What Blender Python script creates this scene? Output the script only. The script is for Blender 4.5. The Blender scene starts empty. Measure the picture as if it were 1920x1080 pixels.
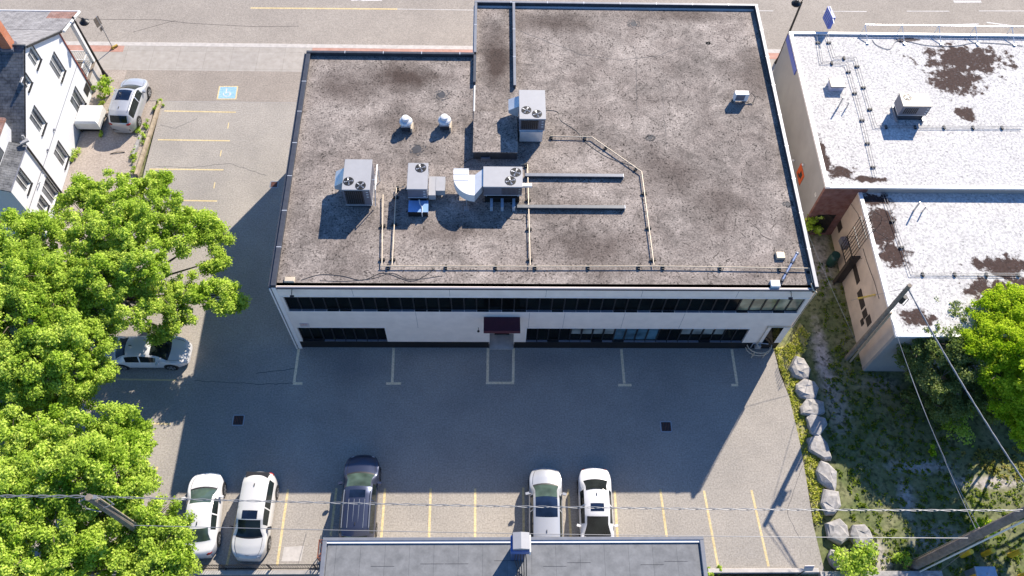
import bpy, math, random
import numpy as np
from mathutils import Vector, Matrix
S = bpy.context.scene
R = math.radians
# ------------------------------------------------------------------ camera
FPX, PIT, ROLL, YAW = 1576.30, .5169, .0476, -.0497
CAM = Vector((11.6437, -22.127, 46.484))
ROT = Matrix.Rotation(YAW, 3, 'Z') @ Matrix.Rotation(PIT, 3, 'X') @ Matrix.Rotation(ROLL, 3, 'Z')
cd = bpy.data.cameras.new('camera'); co = bpy.data.objects.new('camera', cd)
S.collection.objects.link(co); S.camera = co
cd.sensor_width = 36; cd.lens = FPX / 1920 * 36; cd.clip_start = .5; cd.clip_end = 2000
co.matrix_world = Matrix.Translation(CAM) @ ROT.to_4x4()
S.render.resolution_x, S.render.resolution_y = 1024, 576
# ------------------------------------------------------------------ world, sun, exposure
SUN = Vector((.785, 1.19, 1.0)).normalized()
w = bpy.data.worlds.new('World'); S.world = w; w.use_nodes = True
nt = w.node_tree; nt.nodes.clear()
sky = nt.nodes.new('ShaderNodeTexSky'); sky.sky_type = 'NISHITA'; sky.sun_disc = False
sky.sun_elevation = math.asin(SUN.z); sky.sun_rotation = math.atan2(SUN.x, SUN.y)
sky.air_density = 1.0; sky.dust_density = 0.; sky.ozone_density = 10.
bg = nt.nodes.new('ShaderNodeBackground'); bg.inputs[1].default_value = .112
wo = nt.nodes.new('ShaderNodeOutputWorld')
nt.links.new(sky.outputs[0], bg.inputs[0]); nt.links.new(bg.outputs[0], wo.inputs[0])
ld = bpy.data.lights.new('sun', 'SUN'); lo = bpy.data.objects.new('sun', ld); S.collection.objects.link(lo)
ld.energy = 5.0; ld.angle = R(.5); ld.color = (1, .90, .77)
lo.rotation_euler = (-SUN).to_track_quat('-Z', 'Y').to_euler(); lo.location = (60, 90, 80)
S.view_settings.view_transform = 'Standard'; S.view_settings.look = 'None'
S.view_settings.gamma = 1; S.view_settings.use_curve_mapping = False
S.view_settings.exposure = .9
S.render.engine = 'CYCLES'
S.cycles.max_bounces = 6; S.cycles.transparent_max_bounces = 4
# ------------------------------------------------------------------ measuring helpers: where a sight line of the survey photo meets a plane
def ray(px, py):
    return ROT @ Vector(((px - 960) / FPX, -(py - 540) / FPX, -1))
def on(ax, px, py, v):
    d = ray(px, py); return CAM + d * ((v - CAM[ax]) / d[ax])
def G(px, py, z=0.): return on(2, px, py, z)
def PX(px, py, x): return on(0, px, py, x)
def PY(px, py, y=0.): return on(1, px, py, y)
random.seed(7); rng = np.random.default_rng(7)
# ------------------------------------------------------------------ materials
MATS = {}
def newmat(name):
    m = bpy.data.materials.new(name); m.use_nodes = True; MATS[name] = m
    return m, m.node_tree.nodes, m.node_tree.links, m.node_tree.nodes['Principled BSDF']
def mth(N, L, op, a, b=None, c=None):
    n = N.new('ShaderNodeMath'); n.operation = op
    for i, v in enumerate((a, b, c)):
        if v is None: continue
        if isinstance(v, (int, float)): n.inputs[i].default_value = v
        else: L.new(v, n.inputs[i])
    return n.outputs[0]
def mixc(N, L, f, a, b, mode='MIX'):
    n = N.new('ShaderNodeMix'); n.data_type = 'RGBA'; n.blend_type = mode
    n.clamp_result = False
    if isinstance(f, (int, float)): n.inputs[0].default_value = f
    else: L.new(f, n.inputs[0])
    for i, v in ((6, a), (7, b)):
        if isinstance(v, tuple): n.inputs[i].default_value = (*v, 1)
        else: L.new(v, n.inputs[i])
    return n.outputs[2]
def noise(N, L, vec, scale, detail=3, rough=.55, lo_=.4, hi=.6, dist=0.):
    n = N.new('ShaderNodeTexNoise'); n.inputs['Scale'].default_value = scale
    n.inputs['Detail'].default_value = detail; n.inputs['Roughness'].default_value = rough
    n.inputs['Distortion'].default_value = dist
    L.new(vec, n.inputs['Vector'])
    r = N.new('ShaderNodeMapRange'); r.inputs[1].default_value = lo_; r.inputs[2].default_value = hi
    L.new(n.outputs[0], r.inputs[0]); return r.outputs[0]
def pos(N):
    return N.new('ShaderNodeNewGeometry').outputs['Position']
def plain(name, c, rough=.6, metal=0., spec=.5, var=.12, vs=3., coat=0.):
    m, N, L, B = newmat(name)
    B.inputs['Roughness'].default_value = rough; B.inputs['Metallic'].default_value = metal
    B.inputs['Specular IOR Level'].default_value = spec
    B.inputs['Coat Weight'].default_value = coat
    if var:
        f = noise(N, L, pos(N), vs, 4, .6, .3, .7)
        L.new(mixc(N, L, f, tuple(v * (1 - var) for v in c), tuple(min(1, v * (1 + var)) for v in c)), B.inputs['Base Color'])
    else: B.inputs['Base Color'].default_value = (*c, 1)
    return m
def ellmask(N, L, blobs, wob=.5, ws=.8, soft=.35):
    """stains with their own shape: union of wobbly ellipses (x, y, rx, ry, strength)"""
    p = pos(N)
    nz = N.new('ShaderNodeTexNoise'); nz.inputs['Scale'].default_value = ws; nz.inputs['Detail'].default_value = 5
    nz.inputs['Roughness'].default_value = .65
    L.new(p, nz.inputs['Vector'])
    sx = N.new('ShaderNodeSeparateXYZ'); L.new(p, sx.inputs[0])
    out = None
    for (x, y, rx, ry, st) in blobs:
        a = mth(N, L, 'MULTIPLY', mth(N, L, 'SUBTRACT', sx.outputs[0], x), 1 / rx)
        b = mth(N, L, 'MULTIPLY', mth(N, L, 'SUBTRACT', sx.outputs[1], y), 1 / ry)
        d = mth(N, L, 'SQRT', mth(N, L, 'ADD', mth(N, L, 'MULTIPLY', a, a), mth(N, L, 'MULTIPLY', b, b)))
        d = mth(N, L, 'ADD', d, mth(N, L, 'MULTIPLY', mth(N, L, 'SUBTRACT', nz.outputs[0], .5), wob * 4))
        r = N.new('ShaderNodeMapRange'); r.inputs[1].default_value = 1 + soft; r.inputs[2].default_value = 1 - soft
        r.inputs[3].default_value = 0; r.inputs[4].default_value = st
        L.new(d, r.inputs[0]); d = r.outputs[0]
        out = d if out is None else mth(N, L, 'MAXIMUM', out, d)
    return out
def rough_ground(name, base, dark, light, fine=14., big=.5, speck=(.02, .02, .02), sp=.35, bump=.25, rough=.9,
                 stains=None, stain_col=None, wob=.3, ws=.7, soft=.4, spscale=None, splo=.62, sphi=.7, contrast=.5, blotch=0):
    m, N, L, B = newmat(name)
    p = pos(N)
    c = mixc(N, L, noise(N, L, p, big, 5, .6, .35, .65, .4), dark, light)
    c = mixc(N, L, .5, c, base)
    if blotch:
        b1 = noise(N, L, p, 1.1, 7, .68, .36, .66, 1.2); b2 = noise(N, L, p, .33, 4, .55, .38, .62, .6)
        bl = mth(N, L, 'ADD', mth(N, L, 'MULTIPLY', b1, blotch), mth(N, L, 'MULTIPLY', b2, blotch * .7)); c = mixc(N, L, 1., c, mth(N, L, 'ADD', bl, 1 - blotch * .85), 'MULTIPLY')
    if stains:
        sm = ellmask(N, L, stains, wob, ws, soft)
        sc = stain_col or tuple(v * .55 for v in base)
        c = mixc(N, L, sm, c, sc)
    f = noise(N, L, p, fine, 2, .5, .25, .75)
    fm = mth(N, L, 'ADD', mth(N, L, 'MULTIPLY', f, contrast), 1.02 - contrast * .5)
    c = mixc(N, L, 1., c, fm, 'MULTIPLY')
    s = noise(N, L, p, spscale or fine * .8, 3, .6, splo, sphi)
    s2 = noise(N, L, p, 1.3, 3, .6, .35, .6)
    c = mixc(N, L, mth(N, L, 'MULTIPLY', mth(N, L, 'MULTIPLY', s, sp), mth(N, L, 'ADD', mth(N, L, 'MULTIPLY', s2, .7), .3)), c, speck)
    L.new(c, B.inputs['Base Color']); B.inputs['Roughness'].default_value = rough
    B.inputs['Specular IOR Level'].default_value = .25
    if bump:
        b = N.new('ShaderNodeBump'); b.inputs['Strength'].default_value = bump; b.inputs['Distance'].default_value = .03
        nz = N.new('ShaderNodeTexNoise'); nz.inputs['Scale'].default_value = fine * .6; nz.inputs['Detail'].default_value = 3
        L.new(p, nz.inputs['Vector']); L.new(nz.outputs[0], b.inputs['Height']); L.new(b.outputs[0], B.inputs['Normal'])
    return m
def lined(name, c1, c2, mortar, wdt, hgt, ms=.012, rough=.8, axis='xy', off=.5, bump=.3, nz=0.15):
    """brick/shingle/slab pattern in metres"""
    m, N, L, B = newmat(name)
    p = pos(N)
    sx = N.new('ShaderNodeSeparateXYZ'); L.new(p, sx.inputs[0])
    cx = N.new('ShaderNodeCombineXYZ')
    u, v = {'xy': (0, 1), 'yx': (1, 0), 'yz': (1, 2), 'xz': (0, 2)}[axis]
    L.new(sx.outputs[u], cx.inputs[0]); L.new(sx.outputs[v], cx.inputs[1])
    b = N.new('ShaderNodeTexBrick'); b.offset = off; b.inputs['Scale'].default_value = 1
    b.inputs['Brick Width'].default_value = wdt; b.inputs['Row Height'].default_value = hgt
    b.inputs['Mortar Size'].default_value = ms; b.inputs['Mortar Smooth'].default_value = .1
    b.inputs['Color1'].default_value = (*c1, 1); b.inputs['Color2'].default_value = (*c2, 1); b.inputs['Mortar'].default_value = (*mortar, 1)
    L.new(cx.outputs[0], b.inputs['Vector'])
    f = noise(N, L, p, 2.2, 5, .65, .3, .7)
    c = mixc(N, L, f, mixc(N, L, nz, b.outputs[0], (0, 0, 0)), mixc(N, L, nz * .5, b.outputs[0], (1, 1, 1)))
    L.new(c, B.inputs['Base Color']); B.inputs['Roughness'].default_value = rough
    B.inputs['Specular IOR Level'].default_value = .25
    if bump:
        bp = N.new('ShaderNodeBump'); bp.inputs['Strength'].default_value = bump; bp.inputs['Distance'].default_value = .02; bp.invert = True
        L.new(b.outputs[1], bp.inputs['Height']); L.new(bp.outputs[0], B.inputs['Normal'])
    return m
def glass(name, c=(.02, .03, .04), rough=.06, sp=.5):
    m, N, L, B = newmat(name)
    f = noise(N, L, pos(N), 1.1, 2, .5, .35, .65)
    L.new(mixc(N, L, f, tuple(v * .6 for v in c), tuple(v * 1.5 for v in c)), B.inputs['Base Color'])
    B.inputs['Roughness'].default_value = rough; B.inputs['Specular IOR Level'].default_value = sp
    return m
def leafmat(name, a, b, c):
    m, N, L, B = newmat(name)
    N.remove(B)
    at = N.new('ShaderNodeAttribute'); at.attribute_name = 'tint'
    rp = N.new('ShaderNodeValToRGB'); L.new(at.outputs['Fac'], rp.inputs[0])
    e = rp.color_ramp.elements; e[0].color = (*a, 1); e[1].color = (*c, 1); k = e.new(.55); k.color = (*b, 1)
    f = noise(N, L, pos(N), .55, 2, .5, .35, .65)
    col = mixc(N, L, mth(N, L, 'MULTIPLY', f, .35), rp.outputs[0], c)
    d = N.new('ShaderNodeBsdfDiffuse'); t = N.new('ShaderNodeBsdfTranslucent'); mx = N.new('ShaderNodeMixShader')
    L.new(col, d.inputs[0]); L.new(mixc(N, L, .35, col, (.47, .65, .045), 'MIX'), t.inputs[0])
    mx.inputs[0].default_value = .45
    L.new(d.outputs[0], mx.inputs[1]); L.new(t.outputs[0], mx.inputs[2])
    L.new(mx.outputs[0], N['Material Output'].inputs[0])
    return m
def gxy(px, py, z, rx, ry, st=1.):
    g = G(px, py, z); return (g.x, g.y, rx, ry, st)
ZR = 7.45      # roof deck of the office
ZW1, ZW2 = 4.97, 4.5   # white roofs
asph = rough_ground('asphalt_lot', (0.311, 0.286, 0.254), (0.271, 0.251, 0.226), (0.357, 0.325, 0.286), fine=11, big=.35, sp=.3, bump=.12, blotch=.07,
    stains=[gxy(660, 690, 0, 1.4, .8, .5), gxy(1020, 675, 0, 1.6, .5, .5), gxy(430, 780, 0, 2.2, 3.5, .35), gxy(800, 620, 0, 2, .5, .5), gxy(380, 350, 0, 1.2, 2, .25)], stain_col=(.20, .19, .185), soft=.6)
apron = rough_ground('asphalt_apron', (0.276, 0.241, 0.209), (0.241, 0.211, 0.180), (0.322, 0.282, 0.242), fine=9, big=.5, sp=.25, bump=.1)
roadm = rough_ground('asphalt_road', (0.302, 0.272, 0.238), (0.269, 0.239, 0.209), (0.336, 0.300, 0.261), fine=13, big=.25, sp=.35, bump=.1, blotch=.06)
gravel = rough_ground('gravel_roof', (0.244, 0.210, 0.188), (0.150, 0.124, 0.108), (0.342, 0.302, 0.268), fine=11, big=.42, speck=(.02, .016, .014), sp=.95, bump=.5, spscale=10, splo=.55, sphi=.64, contrast=.9, blotch=.5,
    stains=[gxy(760, 145, ZR, 2.2, .95, 1), gxy(650, 165, ZR, 2.0, 1.1, .65), gxy(930, 110, ZR, .85, 2.2, 1), gxy(1110, 470, ZR, 2.4, 1.3, .6), gxy(1040, 45, ZR, 2.4, .7, .7),
            gxy(1250, 330, ZR, 1.8, 2., .5), gxy(1350, 380, ZR, 2., 1.6, .5), gxy(1280, 30, ZR, 3., .5, .6), gxy(830, 430, ZR, 1.6, .8, .5), gxy(760, 235, ZR, 2.2, .8, .5), gxy(1420, 140, ZR, 1.2, 2, .5)],
    stain_col=(.066, .048, .040), soft=.6, wob=.4, ws=.9)
whiteroof = rough_ground('white_roof', (0.516, 0.504, 0.487), (0.464, 0.453, 0.441), (0.568, 0.560, 0.546), fine=7, big=.4, speck=(.10, .095, .10), sp=.75, bump=.15, spscale=8, splo=.56, sphi=.66, contrast=.7,
    stains=[gxy(1810, 112, ZW1, 2.7, 1.35, 1), gxy(1790, 150, ZW1, 1.7, 1.2, 1), gxy(1812, 213, ZW1, .7, .55, 1), gxy(1545, 290, ZW1, .25, 1.4, 1), gxy(1575, 322, ZW1, .9, .45, 1), gxy(1625, 336, ZW1, 1.0, .25, 1),
            gxy(1640, 375, ZW2, 1.2, .5, 1), gxy(1650, 425, ZW2, .95, 1.5, 1), gxy(1675, 475, ZW2, .9, 1.0, 1), gxy(1885, 500, ZW2, 1.8, .8, 1), gxy(1890, 550, ZW2, 2.2, 1.1, 1), gxy(1720, 595, ZW2, .9, .5, 1), gxy(1700, 75, ZW1, .8, .2, .9)],
    stain_col=(.05, .030, .025), wob=.9, ws=1.6, soft=.18)
stucco = plain('pale_stucco', (.80, .70, .62), .85, var=.07, vs=1.3)
stucco2 = plain('pale_trim', (.82, .75, .70), .8, var=.05)
blackm = plain('black_base', (.006, .006, .007), .6, var=.2)
metal_dk = plain('dark_coping', (.06, .065, .08), .45, .3, var=.2)
metal_md = plain('grey_coping', (.19, .20, .225), .45, .2, var=.1)
memb_dk = plain('dark_membrane', (.035, .037, .045), .7, var=.3)
winglass = glass('window_glass', (.004, .006, .006), .08, .08)
winlit = glass('blind_glass', (.16, .19, .19), .4)
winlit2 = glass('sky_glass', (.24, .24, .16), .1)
winblue = glass('blue_blind_glass', (.05, .12, .17), .2)
mull = plain('mullion', (.013, .014, .017), .5, var=0)
sillm = plain('sill_metal', (.25, .26, .30), .4, .4, var=0)
burg = plain('burgundy_canvas', (.075, .014, .026), .8, var=.1)
rtum = plain('unit_paint', (.35, .35, .36), .5, .1, var=.04)
rtum2 = plain('beige_unit_paint', (.27, .25, .232), .5, .1, var=.05)
rtug = plain('unit_shade_side', (.15, .155, .19), .5, .2, var=.06)  # darker and bluer than the unit paint: side shade put into the colour
galv = plain('galvanised', (.62, .64, .66), .35, .35, var=.08)
fanblk = plain('fan_black', (.008, .008, .009), .5, var=0)
fanhub = plain('fan_blade', (.55, .56, .58), .35, .6, var=0)
ducttop = plain('white_duct', (.72, .72, .72), .5, .1, var=.05)
gaspipe = plain('cream_pipe', (.55, .46, .34), .5, .1, var=.1)
yellowp = plain('yellow_paint', (.80, .50, .03), .5, var=.1)
yelline = rough_ground('yellow_marking', (.58, .46, .24), (.5, .4, .22), (.66, .55, .33), fine=9, sp=.4, speck=(.3, .28, .25), bump=0)
cream = rough_ground('cream_marking', (.85, .66, .42), (.76, .58, .36), (.9, .72, .5), fine=9, sp=.3, speck=(.4, .38, .34), bump=0)
whtline = rough_ground('white_marking', (.55, .53, .51), (.45, .43, .42), (.68, .67, .65), fine=9, sp=.4, speck=(.3, .28, .26), bump=0)
blueline = rough_ground('blue_marking', (.25, .42, .56), (.2, .36, .5), (.32, .5, .62), fine=9, sp=.4, speck=(.4, .4, .4), bump=0)
conc = lined('sidewalk_slabs', (0.370, 0.335, 0.294), (0.340, 0.310, 0.275), (0.260, 0.240, 0.209), 1.95, 1.75, .014, off=0, bump=0, nz=.12)
brickp = lined('brick_paving', (.46, .24, .18), (.41, .21, .155), (.36, .22, .18), 1.6, .28, .012, bump=0, nz=.15)
kerbm = plain('kerb_concrete', (.46, .43, .40), .9, var=.15)
drivem = rough_ground('driveway_concrete', (0.341, 0.292, 0.253), (0.286, 0.242, 0.209), (0.396, 0.341, 0.297), fine=8, big=.7, sp=.3, bump=.15)
siding = lined('white_siding', (.66, .67, .69), (.66, .67, .69), (.58, .59, .62), 60., .14, .008, axis='yz', bump=.25, nz=.03, rough=.6)
siding2 = lined('white_siding_rear', (.62, .63, .65), (.62, .63, .65), (.55, .56, .6), 60., .14, .008, axis='xz', bump=.25, nz=.03, rough=.6)
whitep = plain('white_paint', (.66, .66, .65), .5, var=.05)
shingle = lined('grey_shingles', (.25, .24, .245), (.20, .19, .195), (.10, .10, .105), .34, .17, .012, bump=.5, nz=.25)
shingledk = lined('dark_shingles', (.085, .09, .105), (.06, .065, .075), (.025, .028, .034), .34, .17, .016, bump=.6, nz=.25)
shinglebr = lined('brown_shingles', (.26, .11, .075), (.20, .085, .06), (.08, .045, .035), .34, .17, .014, bump=.4, nz=.25)
chimb = lined('chimney_brick', (.52, .15, .05), (.46, .12, .04), (.36, .2, .13), .22, .075, .01, axis='yz', bump=.3)
redbrick = lined('red_brick_wall', (.20, .07, .05), (.15, .05, .04), (.12, .07, .06), .22, .075, .008, axis='xz', bump=.3)
redtrim = plain('red_trim', (.30, .08, .06), .6)
tanwall = plain('tan_render', (.56, .46, .37), .85, var=.15, vs=.8)
greywall = plain('grey_render', (.29, .29, .29), .85, var=.1, vs=.6)
dirt = rough_ground('yard_earth', (.14, .155, .065), (.06, .10, .022), (.26, .24, .14), fine=5, big=.55, speck=(.02, .03, .01), sp=.8, bump=.9, spscale=3.5, splo=.5, sphi=.62,
    stains=[gxy(1545, 680, -.25, .45, 2.2, .9), gxy(1725, 875, -.25, 1.7, .35, .9), gxy(1860, 905, -.25, 1.8, .35, 1), gxy(1700, 935, -.25, .4, .9, .8), gxy(1650, 1050, -.25, .5, 1.2, .8), gxy(1540, 490, -.25, .8, 2, .7), gxy(1570, 760, -.25, .7, 1.6, .5), gxy(1650, 720, -.25, 1.2, .5, .45), gxy(1760, 1010, -.25, 1.4, .6, .5)],
    stain_col=(.40, .36, .33), wob=.5, ws=1.6, soft=.5)
stonem = rough_ground('boulder_stone', (.33, .315, .30), (.26, .25, .24), (.41, .39, .375), fine=5, big=1.2, sp=.5, speck=(.16, .15, .14), bump=.9, spscale=4)
membr = lined('grey_membrane', (.17, .175, .18), (.155, .16, .165), (.09, .095, .10), 1.13, 30., .010, bump=.1, nz=.14, axis='xy', off=0)
wood = plain('weathered_wood', (.20, .165, .13), .85, var=.3, vs=4)
wood2 = plain('dark_weathered_wood', (.21, .165, .14), .85, var=.3, vs=4)
wirem = plain('cable_grey', (.20, .205, .22), .5, .2, var=0)
wireblk = plain('cable_black', (.03, .03, .032), .5, var=0)
blackmet = plain('black_metal', (.015, .015, .017), .4, .3, var=0)
steel = plain('brushed_steel', (.35, .36, .38), .4, .6, var=.1)
rust = plain('rusty_steel', (.2, .07, .04), .7, .3, var=.3)
timber = plain('landscape_timber', (.36, .29, .2), .85, var=.3)
orangem = plain('orange_paint', (.55, .09, .02), .7, var=.2)
darkbr = plain('dark_brown_panel', (.035, .026, .022), .7, var=.2)
greenp = plain('green_plastic', (.012, .05, .04), .4, var=.1)
bluesign = plain('blue_sign', (.05, .10, .42), .5, var=0)
slateblue = plain('transformer_paint', (.16, .19, .24), .4, .2, var=.1)
bark = plain('bark', (.14, .11, .085), .9, var=.35, vs=6)
leafA = leafmat('leaf_bright', (.08, .19, .02), (.36, .54, .05), (.78, .88, .20))
leafD = leafmat('leaf_dark', (.05, .10, .03), (.13, .19, .06), (.36, .40, .17))
leafY = leafmat('leaf_lime', (.13, .28, .012), (.40, .58, .02), (.70, .80, .08))
grassm = leafmat('grass_blades', (.07, .11, .015), (.16, .18, .03), (.34, .31, .10))
tyrem = plain('tyre_rubber', (.012, .012, .012), .8, var=0)
rimm = plain('alloy_rim', (.42, .43, .45), .3, .7, var=0)
carwhite = plain('car_white', (.62, .62, .63), .3, var=0, coat=.6)
carwhite2 = plain('car_pearl', (.56, .555, .54), .3, var=0, coat=.6)
carblack = plain('car_black', (.05, .06, .10), .34, .6, var=0, coat=.8)
carsilver = plain('car_silver', (.44, .45, .47), .3, .35, var=0, coat=.6)
carglass = glass('car_glass', (.012, .018, .018), .05, .3)
carglassg = glass('car_glass_green', (.045, .07, .06), .06)
sunroofm = glass('sunroof_glass', (.008, .015, .035), .04)
plastblk = plain('black_plastic', (.02, .02, .022), .5, var=0)
lampm = plain('headlamp', (.5, .52, .55), .15, .2, var=0)
redm = plain('tail_lamp', (.30, .01, .01), .25, var=0)
platem = plain('plate_white', (.5, .52, .55), .5, var=0)
signw = plain('sign_face', (.55, .5, .5), .5, var=0)
redink = plain('red_ink', (.45, .08, .08), .5, var=0)
# ------------------------------------------------------------------ mesh builder
OFF = {}
class MB:
    def __init__(s): s.v = []; s.f = []
    def add(s, vs, fs):
        o = len(s.v); s.v += [tuple(p) for p in vs]; s.f += [tuple(i + o for i in f) for f in fs]; return s
    def box(s, x0, x1, y0, y1, z0, z1):
        return s.hexa([(x0, y0, z0), (x1, y0, z0), (x1, y1, z0), (x0, y1, z0), (x0, y0, z1), (x1, y0, z1), (x1, y1, z1), (x0, y1, z1)])
    def hexa(s, p):
        return s.add(p, [(3, 2, 1, 0), (4, 5, 6, 7), (0, 1, 5, 4), (1, 2, 6, 5), (2, 3, 7, 6), (3, 0, 4, 7)])
    def obox(s, c, size, rz=0, ry=0, rx=0):
        m = Matrix.Rotation(rz, 3, 'Z') @ Matrix.Rotation(ry, 3, 'Y') @ Matrix.Rotation(rx, 3, 'X'); c = Vector(c)
        x, y, z = (v / 2 for v in size)
        return s.hexa([c + m @ Vector(q) for q in ((-x, -y, -z), (x, -y, -z), (x, y, -z), (-x, y, -z), (-x, -y, z), (x, -y, z), (x, y, z), (-x, y, z))])
    def bbox(s, x0, x1, y0, y1, z0, z1, b=.02):
        """box with bevelled top edges"""
        s.add([(x0, y0, z0), (x1, y0, z0), (x1, y1, z0), (x0, y1, z0), (x0, y0, z1 - b), (x1, y0, z1 - b), (x1, y1, z1 - b), (x0, y1, z1 - b),
               (x0 + b, y0 + b, z1), (x1 - b, y0 + b, z1), (x1 - b, y1 - b, z1), (x0 + b, y1 - b, z1)],
              [(3, 2, 1, 0), (0, 1, 5, 4), (1, 2, 6, 5), (2, 3, 7, 6), (3, 0, 4, 7), (4, 5, 9, 8), (5, 6, 10, 9), (6, 7, 11, 10), (7, 4, 8, 11), (8, 9, 10, 11)])
        return s
    def quad(s, *p): return s.add(p, [tuple(range(len(p)))])
    def prism(s, poly, z0, z1):
        n = len(poly); A = sum(poly[i][0] * poly[(i + 1) % n][1] - poly[(i + 1) % n][0] * poly[i][1] for i in range(n))
        if A < 0: poly = poly[::-1]
        return s.add([(p[0], p[1], z0) for p in poly] + [(p[0], p[1], z1) for p in poly],
              [tuple(range(n))[::-1], tuple(range(n, 2 * n))] + [(i, (i + 1) % n, n + (i + 1) % n, n + i) for i in range(n)])
    def tube(s, pts, r, n=6, caps=True):
        pts = [Vector(p) for p in pts]; rs = r if isinstance(r, (list, tuple)) else [r] * len(pts)
        vs = []; fs = []; up = None
        for i, p in enumerate(pts):
            d = (pts[min(i + 1, len(pts) - 1)] - pts[max(i - 1, 0)]).normalized()
            if up is None: up = Vector((0, 0, 1)) if abs(d.z) < .9 else Vector((1, 0, 0))
            a = d.cross(up).normalized(); b = d.cross(a).normalized(); up = -b if False else up
            if a.length < .1: a = Vector((1, 0, 0)); b = d.cross(a)
            for k in range(n):
                t = 2 * math.pi * k / n; vs.append(p + (a * math.cos(t) + b * math.sin(t)) * rs[i])
        for i in range(len(pts) - 1):
            for k in range(n):
                fs.append((i * n + k, i * n + (k + 1) % n, (i + 1) * n + (k + 1) % n, (i + 1) * n + k))
        if caps: fs += [tuple(range(n))[::-1], tuple(range((len(pts) - 1) * n, len(pts) * n))]
        return s.add(vs, fs)
    def cyl(s, c, r, z0, z1, n=20, r2=None):
        return s.tube([(c[0], c[1], z0), (c[0], c[1], z1)], [r, r if r2 is None else r2], n)
    def lathe(s, c, prof, n=24):
        vs = []; fs = []
        for (r, z) in prof:
            for k in range(n):
                t = 2 * math.pi * k / n; vs.append((c[0] + r * math.cos(t), c[1] + r * math.sin(t), z))
        m = len(prof)
        for i in range(m - 1):
            for k in range(n): fs.append((i * n + k, i * n + (k + 1) % n, (i + 1) * n + (k + 1) % n, (i + 1) * n + k))
        fs += [tuple(range(n))[::-1], tuple(range((m - 1) * n, m * n))]
        return s.add(vs, fs)
    def build(s, name, mat, parent=None, smooth=False, local=False):
        me = bpy.data.meshes.new(name)
        off = Vector((0, 0, 0)) if (parent is None or local) else OFF.get(parent.name, Vector((0, 0, 0)))
        me.from_pydata([(a - off.x, b - off.y, c - off.z) for a, b, c in s.v], [], s.f)
        me.materials.append(mat)
        if smooth: me.polygons.foreach_set('use_smooth', [True] * len(me.polygons))
        o = bpy.data.objects.new(name, me); S.collection.objects.link(o)
        if parent: o.parent = parent; OFF[o.name] = off
        return o
def tag(o, label=None, cat=None, group=None, kind=None):
    for k, v in (('label', label), ('category', cat), ('group', group), ('kind', kind)):
        if v: o[k] = v
    return o
def thing(name, label, cat, loc=(0, 0, 0), rz=0, group=None):
    o = bpy.data.objects.new(name, None); S.collection.objects.link(o); o.empty_display_size = .3
    o.location = loc; o.rotation_euler = (0, 0, rz); OFF[o.name] = Vector(loc)
    return tag(o, label, cat, group)
def copy_tree(o, parent=None):
    c = o.copy(); S.collection.objects.link(c); c.parent = parent
    for ch in list(o.children): copy_tree(ch, c)
    return c
def struct(o): o['kind'] = 'structure'; return o
# ------------------------------------------------------------------ SETTING
GZ = -.25
struct(MB().box(-500, 500, -500, 500, GZ - .3, GZ).build('ground', dirt))
struct(MB().box(-140, 160, 25.501, 60, GZ, -.12).build('road', roadm))
kerb = MB()
kerb.box(-140, 160, 25.0, 25.33, GZ, .006)
kerb.box(-140, 160, 25.331, 25.5, GZ, -.112)
struct(kerb.build('kerb', kerbm))
struct(MB().box(-140, 160, 22.55, 24.995, GZ, 0).build('sidewalk', conc))
bp = MB()
for a, b in ((-30, -15.9), (-1.9, 31.8), (31.8, 34.5), (49, 160)): bp.box(a, b, 24.36, 24.99, .0005, .006)
struct(bp.build('paving_strip', brickp))
ge = [G(1450, 652), G(1462, 700), G(1480, 745), G(1500, 830), G(1512, 900), G(1525, 985), G(1545, 1068)]
lotpoly = [(29.0, 22.545), (-15.2, 22.545), (-15.2, 19.6), (-12.05, 19.6), (-12.05, 12.5), (-12.6, 0), (-13, -13.3)] + [(ge[-1].x, -13.3)] + [(p.x, p.y) for p in ge[::-1]] + [(29.0, 1.)]
lot = struct(MB().prism(lotpoly, GZ, 0).build('parking_lot', asph))
struct(MB().box(-15.2, 1, 19.62, 22.54, .0, .004).build('apron', apron))
struct(MB().box(-17.15, -12.5, 6, 19.6, GZ, -.01).build('driveway', drivem))
struct(MB().box(-17.15, -15.2, 19.6, 22.545, GZ, -.005).build('path', drivem))
vg = [G(*q, -.1) for q in ((1452, 655), (1485, 640), (1500, 605), (1518, 625), (1500, 680), (1500, 720), (1515, 790), (1525, 860), (1545, 900), (1550, 960), (1528, 985), (1512, 900), (1500, 830), (1480, 745))]
struct(MB().prism([tuple(p.xy) for p in vg], GZ - .02, -.11).build('verge', rough_ground('verge_soil', (.26, .24, .10), (.17, .18, .05), (.36, .32, .18), fine=7, big=1.2, sp=.5, speck=(.06, .07, .02), bump=.6, stains=None)))
# cracks / tar seams
def line(px, zz=.0, wd=.1, mat=yelline, name='painted_line', parent=lot, h=.004):
    m = MB()
    for (a, b) in px:
        A = G(*a, zz); B = G(*b, zz); d = (B - A).normalized(); n = Vector((-d.y, d.x, 0)) * wd / 2
        m.prism([tuple((A + n).xy), tuple((B + n).xy), tuple((B - n).xy), tuple((A - n).xy)], zz + .0, zz + h)
    return m.build(name, mat, parent)
tops = [(540, 917.5), (631, 915), (722, 916), (807.5, 916), (891, 916), (981, 914), (1065.5, 917.5), (1152.5, 920), (1238, 917.5), (1320, 920), (1409, 919)]
for (a, b) in zip(tops, [(519.5, 1061), (620, 1005), (714, 1020), (804, 1020), (890.7, 1020), (982, 1020), (1071, 1020), (1158.7, 1020), (1252, 1020), (1346, 1060), (1441, 1062)]):
    line([(a, b)], wd=.13)
line([((455, 918), (425, 1061))], wd=.13)
line([((295, 875), (278, 920))], wd=.13)
line([((560, 655), (551.5, 717)), ((549, 719), (567, 719))], wd=.16, mat=cream)
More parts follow.
